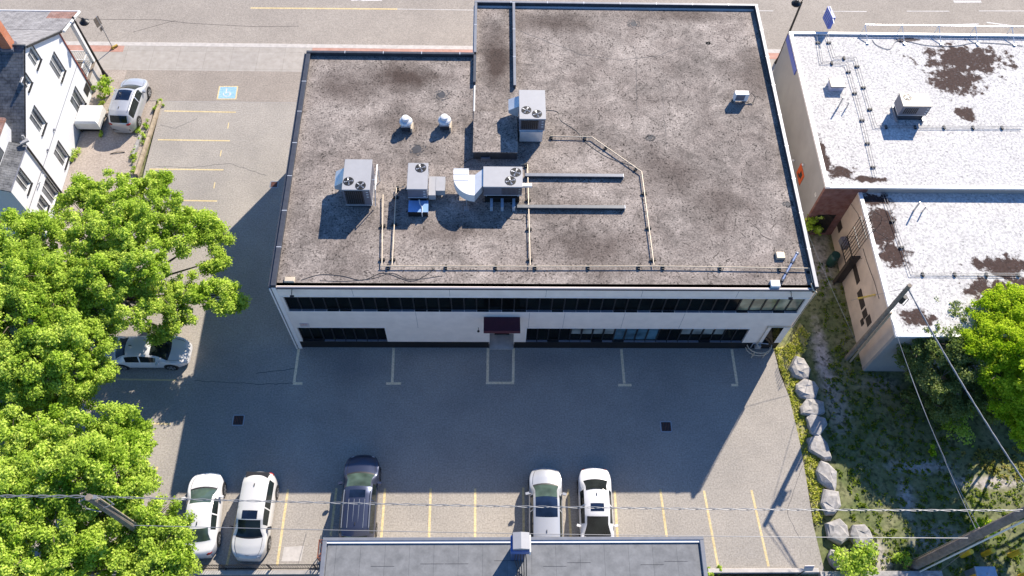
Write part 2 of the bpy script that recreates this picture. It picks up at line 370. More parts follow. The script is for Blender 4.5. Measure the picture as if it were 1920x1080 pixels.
line([((738, 652.5), (735.5, 717)), ((724, 719), (752, 719))], wd=.16, mat=cream)
line([((915, 652.5), (914, 716)), ((963, 652.5), (962, 716)), ((911, 718), (964, 718))], wd=.16, mat=cream)
line([((1165, 655), (1170.5, 719)), ((1159, 722), (1184, 722))], wd=.16, mat=cream)
line([((1372, 655), (1382, 719)), ((1371, 722), (1384, 722))], wd=.16, mat=cream)
for a, b in (((308, 208), (442, 210.5)), ((296, 262), (431, 264)), ((280, 317), (419, 318.5)), ((300, 375), (407, 377)), ((215, 711), (330, 713)), ((140, 790), (320, 795))):
    line([(a, b)], wd=.1)
for q in ((429, 235), (415, 287), (403, 347)): line([((q[0], q[1] - 5), (q[0] - 2, q[1] + 6))], wd=.07)
# accessible bay marking
c4 = [G(411, 161.5), G(447, 161.5), G(443, 186.5), G(406, 186.5)]
wm = MB().prism([tuple(p.xy) for p in c4], .004, .009).build('marking_border', yelline, lot)
cc = sum(c4, Vector()) / 4
MB().prism([tuple((cc + (p - cc) * .86).xy) for p in c4], .009, .012).build('wheelchair_marking', blueline, lot)
sy = MB(); sx0, sy0 = cc.x, cc.y
sy.lathe((sx0 - .12, sy0 + .33), [(.07, .012), (.07, .016)], 10)
for k in range(14):
    t0 = R(150 + k * 17); t1 = R(150 + (k + 1) * 17)
    A = Vector((sx0 - .02 + .27 * math.cos(t0), sy0 - .12 + .22 * math.sin(t0))); B = Vector((sx0 - .02 + .27 * math.cos(t1), sy0 - .12 + .22 * math.sin(t1)))
    d = (B - A).normalized(); n = Vector((-d.y, d.x)) * .03
    sy.prism([tuple(A + n), tuple(B + n), tuple(B - n), tuple(A - n)], .012, .016)
sy.box(sx0 - .15, sx0 - .08, sy0 - .08, sy0 + .25, .012, .016); sy.box(sx0 - .08, sx0 + .18, sy0 + .02, sy0 + .08, .012, .016); sy.box(sx0 + .14, sx0 + .2, sy0 - .2, sy0 + .02, .012, .016)
sy.build('wheelchair_symbol', whtline, lot)
# road markings
RZ = -.12
rd = bpy.data.objects['road']
line([((470, 15), (745, 17))], RZ, .14, name='painted_line', parent=rd)
line([((745, 17), (890, 19))], RZ, .05, whtline, parent=rd)
for a, b in (((1418, 20), (1450, 20.5)), ((1543, 21), (1625, 21.5)), ((1700, 21), (1780, 21)), ((1835, 20.5), (1925, 20.5))): line([(a, b)], RZ, .07, whtline, parent=rd)
line([((668, -6), (668, 1))], RZ, .8, whtline, parent=rd); line([((672, 0), (716, 0))], RZ, .2, whtline, parent=rd)
line([((1788, 3), (1840, 3))], RZ, .25, whtline, parent=rd)
line([((1775, 47), (1835, 45)), ((1850, 42), (1895, 48)), ((1855, 50), (1900, 50))], RZ, .12, whtline, parent=rd)
for pth in ([(150, 36), (300, 37), (360, 44), (480, 50), (560, 49)], [(250, 60), (330, 38)],):
    pp = [G(*q, RZ) for q in pth]
    MB().tube([p + Vector((0, 0, .001)) for p in pp], .012, 4).build('crack', wireblk, rd)
def crack(pts, parent, z=0, r=.012):
    out = []
    P_ = [G(*q, z) for q in pts]
    for a, b in zip(P_, P_[1:]):
        n = max(2, int((b - a).length / .25))
        for k in range(n): out.append(a.lerp(b, k / n) + Vector((random.uniform(-.04, .04), random.uniform(-.04, .04), 0)))
    out.append(P_[-1])
    m = MB()
    for a, b in zip(out, out[1:]):
        d = (b - a).normalized(); nn = Vector((-d.y, d.x, 0)) * r
        m.prism([tuple((a + nn).xy), tuple((b + nn).xy), tuple((b - nn).xy), tuple((a - nn).xy)], z, z + .003)
    return m.build('crack', memb_dk, parent)
crack([(480, 720), (552, 719), (558, 690), (480, 700)], lot, r=.015)
crack([(365, 714), (480, 720)], lot, r=.012)
crack([(1510, 860), (1475, 960), (1500, 1010)], lot, r=.01)
crack([(290, 312), (360, 314), (430, 306), (500, 330)], lot, r=.01)
crack([(300, 235), (330, 240), (370, 222)], lot, r=.01)
line([((524, 192), (560, 192)), ((300, 190), (524, 192))], 0, .04, plain('pale_joint', (.36, .33, .31), .9), 'joint', lot)
# drains
def drain(px, py, s=.62):
    g = G(px, py)
    t = thing('storm_drain', None, 'drain', (g.x, g.y, .0))
    m = MB()
    h = s / 2
    for a in (-1, 1):
        m.box(g.x - h, g.x + h, g.y + a * h - .03, g.y + a * h + .03, 0, .014); m.box(g.x + a * h - .03, g.x + a * h + .03, g.y - h + .03, g.y + h - .03, 0, .014)
    m.build('frame', steel, t)
    MB().box(g.x - h + .03, g.x + h - .03, g.y - h + .03, g.y + h - .03, 0, .005).build('pit', fanblk, t)
    m = MB()
    for k in range(6):
        x = g.x - h + .08 + k * (s - .16) / 5; m.box(x - .012, x + .012, g.y - h + .03, g.y + h - .03, .006, .012)
    m.build('grate', rust, t)
    return t
drain(447, 788)['label'] = 'square storm drain grate in the shaded asphalt at left'
drain(1249, 800)['label'] = 'square storm drain grate in the shaded asphalt at right'
drain(514, 346, .5)['label'] = 'small storm drain grate beside the left wall of the office'
# ------------------------------------------------------------------ OFFICE BUILDING
W, XS, D1, D2, H = 29.17, 10.4, 16.95, 21.45, 7.45
ob = thing('office_building', 'long two storey grey office building with flat gravel roof and ribbon windows', 'building', (0, 0, 0))
wl = MB()
# side and rear walls
wl.box(0, .25, .3, D1, 0, H - .02); wl.box(.25, XS, D1 - .25, D1, 0, H - .02); wl.box(XS - .0, XS + .25, D1, D2, 0, H - .02)
wl.box(XS + .25, W, D2 - .25, D2, 0, H - .02); wl.box(W - .25, W, .3, D2 - .25, 0, H - .02)
# front wall: strips around the window bands
WT0, WT1 = 4.8, 6.5; LB0, LB1 = .98, 2.78
wl.box(0, W, 0, .3, WT1, H); wl.box(0, .37, 0, .3, WT0, WT1); wl.box(W - .22, W, 0, .3, WT0, WT1)
wl.box(0, W, 0, .3, LB1, WT0)
for a, b in ((0, .4), (5.52, 11.55), (13.0, 13.72), (26.82, W)): wl.box(a, b, 0, .3, .93, LB1)
wl.build('wall', stucco, ob)
bs = MB()
bs.box(0.02, 11.5, .06, .3, 0, .93); bs.box(13.05, W - .02, .06, .3, 0, .93)
for a, b in ((.4, 5.52), (13.72, 26.82)): bs.box(a, b, .04, .3, .93, LB0)
bs.build('base_course', blackm, ob)
jn = MB()
for x in (7.4, 13.8, 15.8, 19.2, 22.6): jn.box(x - .008, x + .008, -.003, 0, LB1, WT0)
for x in (4.2, 9.4, 14.6, 19.8, 25.0): jn.box(x - .008, x + .008, -.003, 0, WT1, H)
jn.build('wall_joint', rtug, ob)
tr = MB()
tr.box(-.02, .2, -.03, -.004, 0, H); tr.box(0, W, -.02, -.004, WT1 - .05, WT1 + .03); tr.box(.2, W, -.02, -.004, WT0 - .05, WT0)
tr.box(5.46, 5.52, -.02, -.004, .98, LB1 + .03); tr.box(.4, 5.46, -.02, -.004, LB1, LB1 + .04); tr.box(13.66, 26.85, -.02, -.004, LB1, LB1 + .04); tr.box(13.66, 13.72, -.02, -.004, .98, LB1)
tr.build('trim', stucco2, ob)
def window(x0, x1, z0, z1, gm):
    f = MB(); b = .035
    f.box(x0, x1, .12, .2, z0, z0 + .06); f.box(x0, x1, .12, .2, z1 - .04, z1); f.box(x0, x0 + b, .1, .2, z0 + .06, z1 - .04); f.box(x1 - b, x1, .1, .2, z0 + .06, z1 - .04)
    o = f.build('window', mull, ob)
    MB().box(x0 + b, x1 - b, .15, .17, z0 + .06, z1 - .04).build('pane', winglass if gm is winlit else gm, o)
    if gm is winlit: MB().box(x0 + b + .02, x1 - b - .02, .142, .148, z0 + (z1 - z0) * .45, z1 - .06).build('blind', gm, o)
    MB().box(x0 + .02, x1 - .02, -.01, .11, z0 - .01, z0 + .012).build('sill', sillm if random.random() < .75 else mull, o)
n = 41
for k in range(n):
    x0 = .38 + k * (W - .6) / n; x1 = x0 + (W - .6) / n - .004
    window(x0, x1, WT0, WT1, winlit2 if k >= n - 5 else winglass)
for k in range(8): window(.41 + k * .638, .41 + k * .638 + .634, LB0, LB1, winglass)
for k in range(20):
    x0 = 13.73 + k * .654
    window(x0, x0 + .65, LB0, LB1, winlit if (4 <= k <= 7 or 14 <= k <= 17) else winblue if 8 <= k <= 11 else winglass)
# entrance recess, door, awning
MB().box(11.55, 13.0, 1.0, 1.06, 0, LB1).build('recess_wall', stucco, ob)
rs = MB(); rs.box(11.5, 11.55, .3, 1.06, 0, LB1); rs.box(13.0, 13.05, .3, 1.06, 0, LB1); rs.box(11.5, 13.05, .3, 1.06, LB1, LB1 + .05); rs.build('recess_side', stucco, ob)
dr = MB().box(11.85, 12.75, .93, .99, .02, 2.15).build('door', winglass, ob)
MB().box(12.62, 12.67, .88, .93, .9, 1.2).build('handle', steel, dr)
MB().box(11.55, 13.0, -.05, 1.0, 0, .05).build('doorstep', kerbm, ob)
zA = PY(907, 594, 0).z; xa, xb = 11.22, 13.28; fr = PY(907, 625, -1.0).z
aw = MB(); aw.add([(xa, -.01, zA), (xb, -.01, zA), (xb, -1.0, fr + .3), (xa, -1.0, fr + .3), (xa, -1.0, fr), (xb, -1.0, fr), (xb, -.01, fr), (xa, -.01, fr)],
       [(3, 2, 1, 0), (4, 5, 2, 3), (0, 7, 4, 3), (1, 2, 5, 6), (7, 6, 5, 4), (0, 1, 6, 7)])
aw.build('awning', burg, ob)
# roof deck
MB().prism([(.2, .12), (W - .2, .12), (W - .2, D2 - .2), (XS + .2, D2 - .2), (XS + .2, D1), (XS - .1, D1 - .2), (.2, D1 - .2)], ZR - .2, ZR).build('roof', gravel, ob)
def coping(pts, wd=.2, h=.27, mat=metal_md, side=memb_dk, name='parapet', seams=True):
    """upstand with a metal cap along an axis aligned run"""
    (x0, y0), (x1, y1) = pts
    u = MB(); c = MB()
    if abs(x1 - x0) > abs(y1 - y0):
        u.box(x0, x1, y0 - wd / 2 + .02, y0 + wd / 2 - .02, ZR - .3, ZR + h - .04); c.bbox(x0 - .0, x1 + .0, y0 - wd / 2, y0 + wd / 2, ZR + h - .04, ZR + h, .01)
    else:
        u.box(x0 - wd / 2 + .02, x0 + wd / 2 - .02, y0, y1, ZR - .3, ZR + h - .04); c.bbox(x0 - wd / 2, x0 + wd / 2, y0, y1, ZR + h - .04, ZR + h, .01)
    o = u.build(name, side, ob); cp = c.build('coping', mat, o)
    if seams:
        s_ = MB(); L_ = max(abs(x1 - x0), abs(y1 - y0)); k = 2.4
        while k < L_:
            if abs(x1 - x0) > abs(y1 - y0): s_.box(x0 + k - .02, x0 + k + .02, y0 - wd / 2 - .005, y0 + wd / 2 + .005, ZR + h - .05, ZR + h + .006)
            else: s_.box(x0 - wd / 2 - .005, x0 + wd / 2 + .005, y0 + k - .02, y0 + k + .02, ZR + h - .05, ZR + h + .006)
            k += 2.4
        if s_.v: s_.build('seam', galv, o)
coping([(.12, -.0), (.12, D1 - .19)], .26, .24, metal_dk)
coping([(0, D1 - .1), (XS + .1, D1 - .1)], .18, .28, metal_dk)
coping([(XS + .15, 14.45), (XS + .15, D1 - .2)], .17, .28, metal_dk)
coping([(XS + .15, D1 + .02), (XS + .15, D2 - .02)], .17, .28, metal_md)
coping([(XS + .05, D2 + .07), (W + .05, D2 + .07)], .17, .28, metal_md)
coping([(13.03, 14.2), (13.03, D2 - .03)], .17, .3, metal_md)
coping([(W - .1, -.0), (W - .1, D2 - .03)], .2, .34, metal_md)
MB().bbox(.26, W - .22, -.03, .06, ZR - .05, ZR + .03, .01).build('front_flashing', rtug, ob)
MB().box(.26, W - .22, -.034, -.031, ZR - .12, ZR - .05).build('drip_edge', blackm, ob)
gt = MB(); gt.box(-.16, -.015, 0, D1 - .1, ZR - .05, ZR + .1); gt.build('gutter', metal_dk, ob)
MB().tube([(-.1, -.08, ZR), (-.1, -.08, .1)], .04, 8).build('downspout', stucco2, ob)
# raised roof hatch block
pb = MB(); pb.box(10.57, 13.1, 8.69, 11.72, ZR - .01, ZR + .62); pb.build('penthouse', memb_dk, ob)
MB().bbox(10.53, 13.14, 8.65, 11.76, ZR + .62, ZR + .68, .02).build('penthouse_roof', gravel, ob)
MB().box(10.52, 10.6, 11.8, 14.4, ZR, ZR + .06).build('flashing_strip', ducttop, ob)
MB().box(10.6, 11.0, 11.78, 11.86, ZR, ZR + .07).build('flashing_strip', ducttop, ob)
MB().box(11.0, 11.55, 8.5, 8.62, ZR + .02, ZR + .3).build('vent_box', rtug, ob)
# roof cracks, patches
rf = bpy.data.objects['roof']; OFF['roof'] = OFF[ob.name]
crack([(975, 58), (1030, 80), (1090, 102), (1160, 113), (1230, 105), (1290, 85)], rf, ZR, .014)
crack([(1187, 85), (1193, 110), (1194, 150), (1194, 210)], rf, ZR, .011)
crack([(1242, 160), (1245, 220), (1250, 280)], rf, ZR, .008)
for _ in range(70):
    x = random.uniform(17, 28.3); y = random.uniform(.8, 19)
    if x < 19.4 and 4 < y < 9: continue
    a = random.uniform(-2.2, -.9); L_ = random.uniform(.25, .9); pts = [Vector((x, y))]
    for k in range(4): a += random.uniform(-.5, .5); pts.append(pts[-1] + Vector((math.cos(a), math.sin(a))) * L_ / 4)
    m = MB()
    for i, (p, q) in enumerate(zip(pts, pts[1:])):
        d = (q - p).normalized(); nn = Vector((-d.y, d.x)) * random.choice((.012, .02, .035))
        m.prism([tuple(p + nn), tuple(q + nn * .6), tuple(q - nn * .6), tuple(p - nn)], ZR, ZR + .003)
    if _ < 1: blm = m
    else: blm.v, blm.f = (blm.add(m.v, m.f).v, blm.f)
tag(blm.build('blister', plain('blister_dark', (.07, .058, .05), .9), rf), kind='stuff')
def ringpatch(px, py, r):
    g = G(px, py, ZR); m = MB()
    for k in range(26):
        t = k / 26 * 6.28; rr = r * random.uniform(.5, 1.1)
        m.obox((g.x + rr * math.cos(t), g.y + rr * .8 * math.sin(t), ZR + .004), (random.uniform(.06, .2), random.uniform(.03, .06), .008), t + 1.2)
    m.lathe((g.x, g.y), [(r * .5, ZR + .001), (r * .45, ZR + .004)], 14)
    tag(m.build('roof_drain', memb_dk, rf), kind='stuff')
for a in ((1188, 45, .42), (782, 280, .55), (1219, 258, .3), (828, 178, .5), (1478, 383, .3), (1328, 81, .14)): ringpatch(*a)
# facade fittings
for px_, py_, lb in ((545, 545, 'l'), (1487, 548, 'r')):
    p = PY(px_, py_, -.25); fl = MB(); fl.tube([(p.x, 0, 7.3), (p.x, -.1, 7.36), (p.x, -.3, 7.3), (p.x, -.34, 7.2)], .02, 6)
    fl.obox((p.x, -.36, 7.13), (.2, .14, .12), 0, 0, .5); fl.build('flood_light', blackmet, ob)
p = PY(897, 620, -.2); fl = MB(); fl.tube([(p.x, 0, p.z), (p.x, -.2, p.z)], .015, 6); fl.lathe((p.x, -.22), [(.03, p.z + .06), (.08, p.z - .04)], 10); fl.build('wall_lamp', blackmet, ob)
a = PY(561, 606.5, -.03); b = PY(581, 613, -.03)
sg = MB().box(a.x, b.x, -.03, -.004, b.z, a.z).build('wall_sign', signw, ob)
m = MB()
for r_ in range(2):
    x = a.x + .06
    while x < b.x - .1:
        ww = random.uniform(.03, .07); m.box(x, x + ww, -.034, -.031, a.z - .1 - r_ * .13, a.z - .04 - r_ * .13); x += ww + .025
m.build('lettering', redink, sg)
# ------------------------------------------------------------------ ROOF EQUIPMENT
def fan(parent, x, y, z, r=.3, nb=4):
    o = MB().lathe((x, y), [(r, z + .001), (r, z + .012), (r - .02, z + .014), (r - .02, z + .006)], 28).build('fan', fanblk, parent)
    m = MB(); a0 = random.random()
    for k in range(nb):
        t = a0 + k * 6.283 / nb
        c, s_ = math.cos(t), math.sin(t); c2, s2 = math.cos(t + .42), math.sin(t + .42)
        m.add([(x + .05 * c, y + .05 * s_, z + .012), (x + (r - .04) * c, y + (r - .04) * s_, z + .014), (x + (r - .04) * c2, y + (r - .04) * s2, z + .03), (x + .05 * c2, y + .05 * s2, z + .02)], [(0, 1, 2, 3)])
    m.lathe((x, y), [(.07, z + .012), (.06, z + .04)], 10)
    m.build('blade', fanhub, o)
    g = MB(); g.add(*ring(x, y, z + .045, r * .6, .005))
    for k in range(4):
        t = k * math.pi / 4 + .3; g.tube([(x - r * math.cos(t), y - r * math.sin(t), z + .045), (x + r * math.cos(t), y + r * math.sin(t), z + .045)], .006, 4)
    g.build('guard', blackmet, o)
def ring(x, y, z, r, w_, n=24):
    v = []; f = []
    for k in range(n):
        t = 6.2832 * k / n
        for a in (r - w_, r + w_): v.append((x + a * math.cos(t), y + a * math.sin(t), z))
    for k in range(n): f.append((2 * k, 2 * k + 1, (2 * k + 3) % (2 * n), (2 * k + 2) % (2 * n)))
    return v, f
def rtu(label, x0, x1, y0, y1, zb, zt, fans, top=rtum, side=rtug, grille=True, lower=True, z0=ZR):
    t = thing('rooftop_unit', label, 'air conditioner', ((x0 + x1) / 2, (y0 + y1) / 2, z0))
    MB().bbox(x0, x1, y0, y1, zt - .07, zt, .015).build('top_panel', top, t)
    MB().box(x0 + .03, x1 - .03, y0 + .03, y1 - .03, zb, zt - .07).build('cabinet', side, t)
    m = MB(); m.box(x0 + .12, x1 - .12, y0 + .1, y1 - .1, z0, zb); m.build('curb', metal_dk, t)
    if grille:
        m = MB(); gx1 = x1 - .42; m.box(x0 + .12, gx1, y0 + .005, y0 + .03, zb + .12, zt - .16); go = m.build('coil_grille', fanblk, t)
        m = MB()
        for k in range(9): xx = x0 + .16 + k * (gx1 - x0 - .2) / 8; m.box(xx, xx + .012, y0 - .001, y0 + .004, zb + .14, zt - .18)
        m.build('fins', rtug, go)
    m = MB()
    for k in range(3): m.box(x1 - .24, x1 - .12, y0 + .024, y0 + .029, zt - .3 - k * .22, zt - .22 - k * .22)
    m.build('data_plate', platem, t)
    m = MB()
    for yy in (y0 + (y1 - y0) * .35, y0 + (y1 - y0) * .7): m.box(x1 - .03, x1 - .025, yy - .01, yy + .01, zb + .05, zt - .1)
    m.box(x0 + .02, x1 - .02, y0 + .02, y1 - .02, zb - .04, zb + .0)
    m.build('seam', galv, t)
    for fx, fy, fr_ in fans: fan(t, fx, fy, zt, fr_)
    return t
def P2(px, py, z): g = G(px, py, z); return g.x, g.y
Z1 = 9.2
t = rtu('tall white rooftop unit with two fans, leftmost of the roof units', 3.48, 5.0, 5.13, 7.23, 7.75, Z1, [(*P2(653.5, 340, Z1), .29), (*P2(676, 348, Z1), .29)])
m = MB(); m.add([(3.5, 6.9, 8.9), (2.9, 6.9, 8.5), (2.9, 5.9, 8.45), (3.5, 5.9, 8.9), (3.5, 6.9, 8.0), (2.9, 6.9, 8.2), (2.9, 5.9, 8.2), (3.5, 5.9, 8.0)], [(0, 1, 2, 3), (0, 4, 5, 1), (3, 2, 6, 7), (1, 5, 6, 2), (4, 7, 6, 5)]); m.build('intake_hood', galv, t)
m = MB(); m.tube([(5.25, 7.0, 7.5), (5.25, 7.0, 9.0), (5.25, 5.4, 8.9), (5.12, 5.2, 7.6)], .03, 6); m.tube([(5.0, 6.2, 8.7), (5.27, 6.2, 8.7)], .03, 6); m.build('conduit', galv, t)
Z2 = 8.9
t = rtu('narrow rooftop unit with one fan and a blue front tray, second from left', 6.96, 8.09, 5.42, 7.25, 8.1, Z2, [(*P2(789, 315, Z2), .31)], grille=False)
m = MB(); m.box(7.0, 8.1, 4.62, 5.4, ZR + .1, ZR + .42); m.build('service_tray', plain('blue_grey_sheet', (.22, .38, .66), .5, .2), t)
m = MB(); m.box(7.0, 8.1, 4.6, 4.617, ZR, ZR + .42); m.build('tray_skirt', blackm, t)
m = MB(); m.tube([(7.6, 5.3, 8.1), (7.65, 5.1, 7.95), (7.78, 4.9, 7.92), (7.78, 4.55, 7.9), (7.78, 4.5, 7.6)], .03, 6); m.build('drain_pipe', galv, t)
m = MB(); m.box(8.11, 8.5, 5.55, 6.85, 7.75, 8.18); m.box(8.5, 9.02, 5.85, 6.83, 7.75, 8.2); m.build('duct_box', rtum, t)
Z3 = 8.95
t = rtu('wide rooftop unit on steel legs with curved duct and two fans', 11.16, 13.35, 5.58, 7.0, 8.15, Z3, [(*P2(967, 323, Z3), .31), (*P2(957, 339, Z3), .31)], grille=False)
for o in list(t.children):
    if o.name.startswith('curb'): bpy.data.objects.remove(o)
m = MB()
for x in (11.55, 12.15, 12.8): m.box(x, x + .16, 5.0, 5.6, ZR + .25, ZR + .4); m.box(x, x + .16, 5.0, 5.1, ZR, ZR + .25)
for x in (11.3, 13.1):
    for y in (5.7, 6.8): m.box(x, x + .08, y, y + .08, ZR, 8.15)
m.build('support_leg', plain('pale_blue_steel', (.35, .42, .5), .5, .3), t)
MB().box(11.25, 13.2, 5.62, 6.9, ZR, ZR + .45).build('duct_curb', blackm, t)
m = MB()
for k in range(16): x = 12.2 + k * .07; m.box(x, x + .03, 5.6, 5.608, 8.2, 8.85)
m.build('louvre', bluesign if False else mull, t)
# curved duct: quarter turn elbow plus transition
m = MB(); zt_, zb_ = 8.75, 8.15; cx_, cy_ = 10.62, 6.95 - .35
outer = []; inner = []
N_ = 12
for k in range(N_ + 1):
    a = math.pi + k * (math.pi / 2) / N_
    outer.append((10.7 + 1.2 * math.cos(a), 6.5 + 1.35 * math.sin(a)))
poly = [(9.5, 7.0)] + outer + [(10.7, 6.55), (10.35, 6.55), (10.35, 7.0)]
m.prism(poly, zb_, zt_); m.build('elbow_duct', ducttop, t)
m = MB(); m.add([(10.7, 5.17, zt_), (11.16, 5.75, 8.85), (11.16, 6.9, 8.85), (10.7, 6.55, zt_), (10.7, 5.17, zb_), (11.16, 5.75, 8.3), (11.16, 6.9, 8.3), (10.7, 6.55, zb_)],
    [(0, 1, 2, 3), (0, 4, 5, 1), (3, 2, 6, 7), (4, 7, 6, 5)]); m.build('transition_duct', galv, t)
m = MB(); m.box(10.2, 10.26, 5.2, 5.26, ZR, zb_); m.box(10.08, 10.38, 5.0, 5.3, ZR, ZR + .05); m.build('duct_stand', steel, t)
m = MB()
for i in range(3): m.box(9.5, 10.35, 6.95 - i * .4, 6.96 - i * .4, zt_, zt_ + .02)
m.build('duct_seam', galv, t)
m = MB(); m.box(13.36, 13.9, 6.1, 6.3, 8.2, 8.35); m.build('bracket_arm', ducttop, t)
Z4 = 9.5
t = rtu('tall rooftop unit with two fans beside the raised roof block', 13.2, 14.73, 9.98, 12.2, 8.5, Z4, [(*P2(987, 206.5, Z4), .29), (*P2(1007, 213.5, Z4), .29)])
MB().box(13.26, 14.6, 9.9, 12.1, ZR + .15, 8.46).build('plenum', galv, t)
m = MB(); m.add([(13.2, 11.9, 9.3), (12.6, 11.9, 9.0), (12.6, 11.1, 8.95), (13.2, 11.1, 9.3), (13.2, 11.9, 8.4), (12.6, 11.9, 8.7), (12.6, 11.1, 8.7), (13.2, 11.1, 8.4)], [(0, 1, 2, 3), (0, 4, 5, 1), (3, 2, 6, 7), (1, 5, 6, 2), (4, 7, 6, 5)]); m.build('intake_hood', galv, t)
def exhaust(px, py, label):
    g = G(px, py, 8.35); x, y = g.x, g.y
    t = thing('exhaust_fan', label, 'roof fan', (x, y, ZR), 0, 'mushroom exhaust fans')
    MB().box(x - .27, x + .27, y - .27, y + .27, ZR, ZR + .35).build('curb', metal_dk, t)
    MB().bbox(x - .3, x + .3, y - .3, y + .3, ZR + .35, ZR + .4, .01).build('base_plate', galv, t)
    MB().lathe((x, y), [(.24, ZR + .4), (.24, ZR + .5), (.38, ZR + .5), (.4, ZR + .56), (.34, ZR + .66), (.25, ZR + .72)], 26).build('cowl', galv, t, smooth=False)
    MB().lathe((x, y), [(.22, ZR + .72), (.235, ZR + .84), (.2, ZR + .9), (.08, ZR + .93)], 24).build('cap', ducttop, t, smooth=False)
    MB().obox((x + .36, y - .2, ZR + .22), (.1, .5, .4), -.1).build('switch_box', gaspipe, t)
exhaust(760, 220, 'white mushroom roof fan, left one of the pair'); exhaust(833, 218, 'white mushroom roof fan, right one of the pair')
# small condenser
g = G(1390, 178, 8.0); t = thing('condenser_unit', 'small white condenser on stand alone near the right roof edge', 'air conditioner', (g.x, g.y, ZR))
MB().bbox(g.x - .42, g.x + .42, g.y - .17, g.y + .17, ZR + .2, ZR + .75, .02).build('cabinet', ducttop, t)
MB().box(g.x - .34, g.x + .2, g.y - .176, g.y - .172, ZR + .26, ZR + .7).build('grille', rtug, t)
for a in (-.35, .3): MB().box(g.x + a, g.x + a + .05, g.y - .22, g.y + .22, ZR, ZR + .2).build('foot', steel, t)
MB().tube([(g.x + .42, g.y, ZR + .4), (g.x + .7, g.y + .25, ZR + .45), (g.x + .95, g.y + .1, ZR + .25), (g.x + .8, g.y - .25, ZR + .05), (g.x + .4, g.y - .15, ZR + .1)], .025, 6).build('refrigerant_line', wireblk, t)
# long low curbs
for (px0, px1, py, lb) in ((985, 1167, 325, 'upper of the two long low sheet metal curbs on the gravel roof'), (970, 1170, 384, 'lower of the two long low sheet metal curbs on the gravel roof')):
    a = G(px0, py, ZR + .2); b = G(px1, py, ZR + .2)
    t = thing('roof_curb', lb, 'roof curb', (a.x, a.y, ZR), 0, 'long sheet metal curbs')
    MB().box(a.x, b.x, a.y - .2, a.y - .02, ZR, ZR + .2).build('upstand', memb_dk, t)
    MB().bbox(a.x - .02, b.x + .02, a.y - .22, a.y, ZR + .2, ZR + .235, .01).build('cap', metal_md if 'upper' in lb else plain('dull_cap', (.15, .155, .16), .5, .2), t)
    MB().box(b.x + .022, b.x + .06, a.y - .22, a.y + .0, ZR, ZR + .24).build('end_flashing', galv, t)
# gas pipes
def pipe(label, pts, z=ZR + .16, r=.032, zs=None, blocks=2.2, mat=gaspipe):
    P_ = [G(*q, z) for q in pts]
    t = thing('gas_pipe', label, 'pipe', (P_[0].x, P_[0].y, ZR if z > 5.5 else z))
    MB().tube(P_, r, 7).build('pipe_run', mat, t)
    zf = ZR
    for a, b in zip(P_, P_[1:]):
        L_ = (b - a).length; n_ = int(L_ / blocks); d = (b - a).normalized()
        for k in range(n_ + 1):
            c = a + d * (min(.4, L_ * .2) + k * blocks * random.uniform(.9, 1.05))
            if (c - a).length > L_: break
            MB().obox((c.x, c.y, zf + .06), (.12, .3, .12), math.atan2(d.y, d.x)).build('pipe_support', blackm, t)
    return t
pipe('cream gas pipe running along the front edge of the gravel roof', [(713, 499), (990, 499.5), (1230, 499), (1518, 503), (1524, 530)], blocks=3.1)
pipe('cream gas pipe rising from the front edge to the leftmost roof unit', [(716, 497), (718, 365)])
pipe('cream gas pipe rising from the front edge to the narrow one fan unit', [(735, 497), (743, 352), (758, 350)])
pipe('cream gas pipe running up to the duct unit on the right of its fans', [(994, 497), (989, 308), (976, 308)])
pipe('bent cream gas pipe crossing the roof to the tall unit by the raised block', [(1226, 497), (1203, 322), (1110, 257), (1032, 255)])
# loose cables
def cable(name, label, pts, z, r=.014, mat=wireblk, cat='cable'):
    P_ = [G(*q, z) for q in pts]; out = []
    for i in range(len(P_) - 1):
        p0, p1, p2, p3 = P_[max(i - 1, 0)], P_[i], P_[i + 1], P_[min(i + 2, len(P_) - 1)]
        for k in range(6):
            t = k / 6; out.append(.5 * ((2 * p1) + (-p0 + p2) * t + (2 * p0 - 5 * p1 + 4 * p2 - p3) * t * t + (-p0 + 3 * p1 - 3 * p2 + p3) * t ** 3))
    out.append(P_[-1])
    return tag(MB().tube(out, r, 5).build(name, mat), label, cat)
cable('roof_cable', 'black cable looping along the front left roof edge', [(565, 525), (600, 515), (640, 517), (680, 525), (720, 512), (770, 527), (800, 515), (815, 503)], ZR + .015)
cable('roof_cable', 'thin black cable waving along the front edge beside the pipe', [(600, 526), (650, 527), (700, 522), (735, 512), (770, 524), (830, 517)], ZR + .015, .01)
cable('roof_cable', 'black cable curling away from the tall unit by the raised block', [(1024, 206), (1046, 210), (1052, 226), (1080, 245), (1100, 268), (1140, 295), (1190, 312)], ZR + .015)
cable('roof_cable', 'black cable looping right of the duct unit', [(945, 408), (975, 412), (983, 404), (990, 412)], ZR + .015, .012)
cable('roof_cable', 'short black cable between the raised block and curved duct', [(888, 296), (870, 305), (858, 318)], ZR + .02, .016)
g = G(1463, 478, ZR + .15)
tag(MB().bbox(g.x - .22, g.x + .25, g.y - .22, g.y + .2, ZR, ZR + .18, .02).build('vent_box', gaspipe), 'square cream roof vent box near the right front of the gravel roof', 'roof vent')
g = G(1453, 531, ZR + .15)
tag(MB().bbox(g.x - .22, g.x + .28, g.y - .2, g.y + .2, ZR, ZR + .16, .02).build('paver_block', ducttop), 'flat white block at the front roof edge beside the lying steel pipe', 'block')
g = G(543, 524, ZR + .1)
tag(MB().bbox(g.x - .28, g.x + .26, g.y - .15, g.y + .15, ZR, ZR + .14, .03).build('junction_box', gaspipe), 'tan junction box at the front left roof corner', 'junction box')
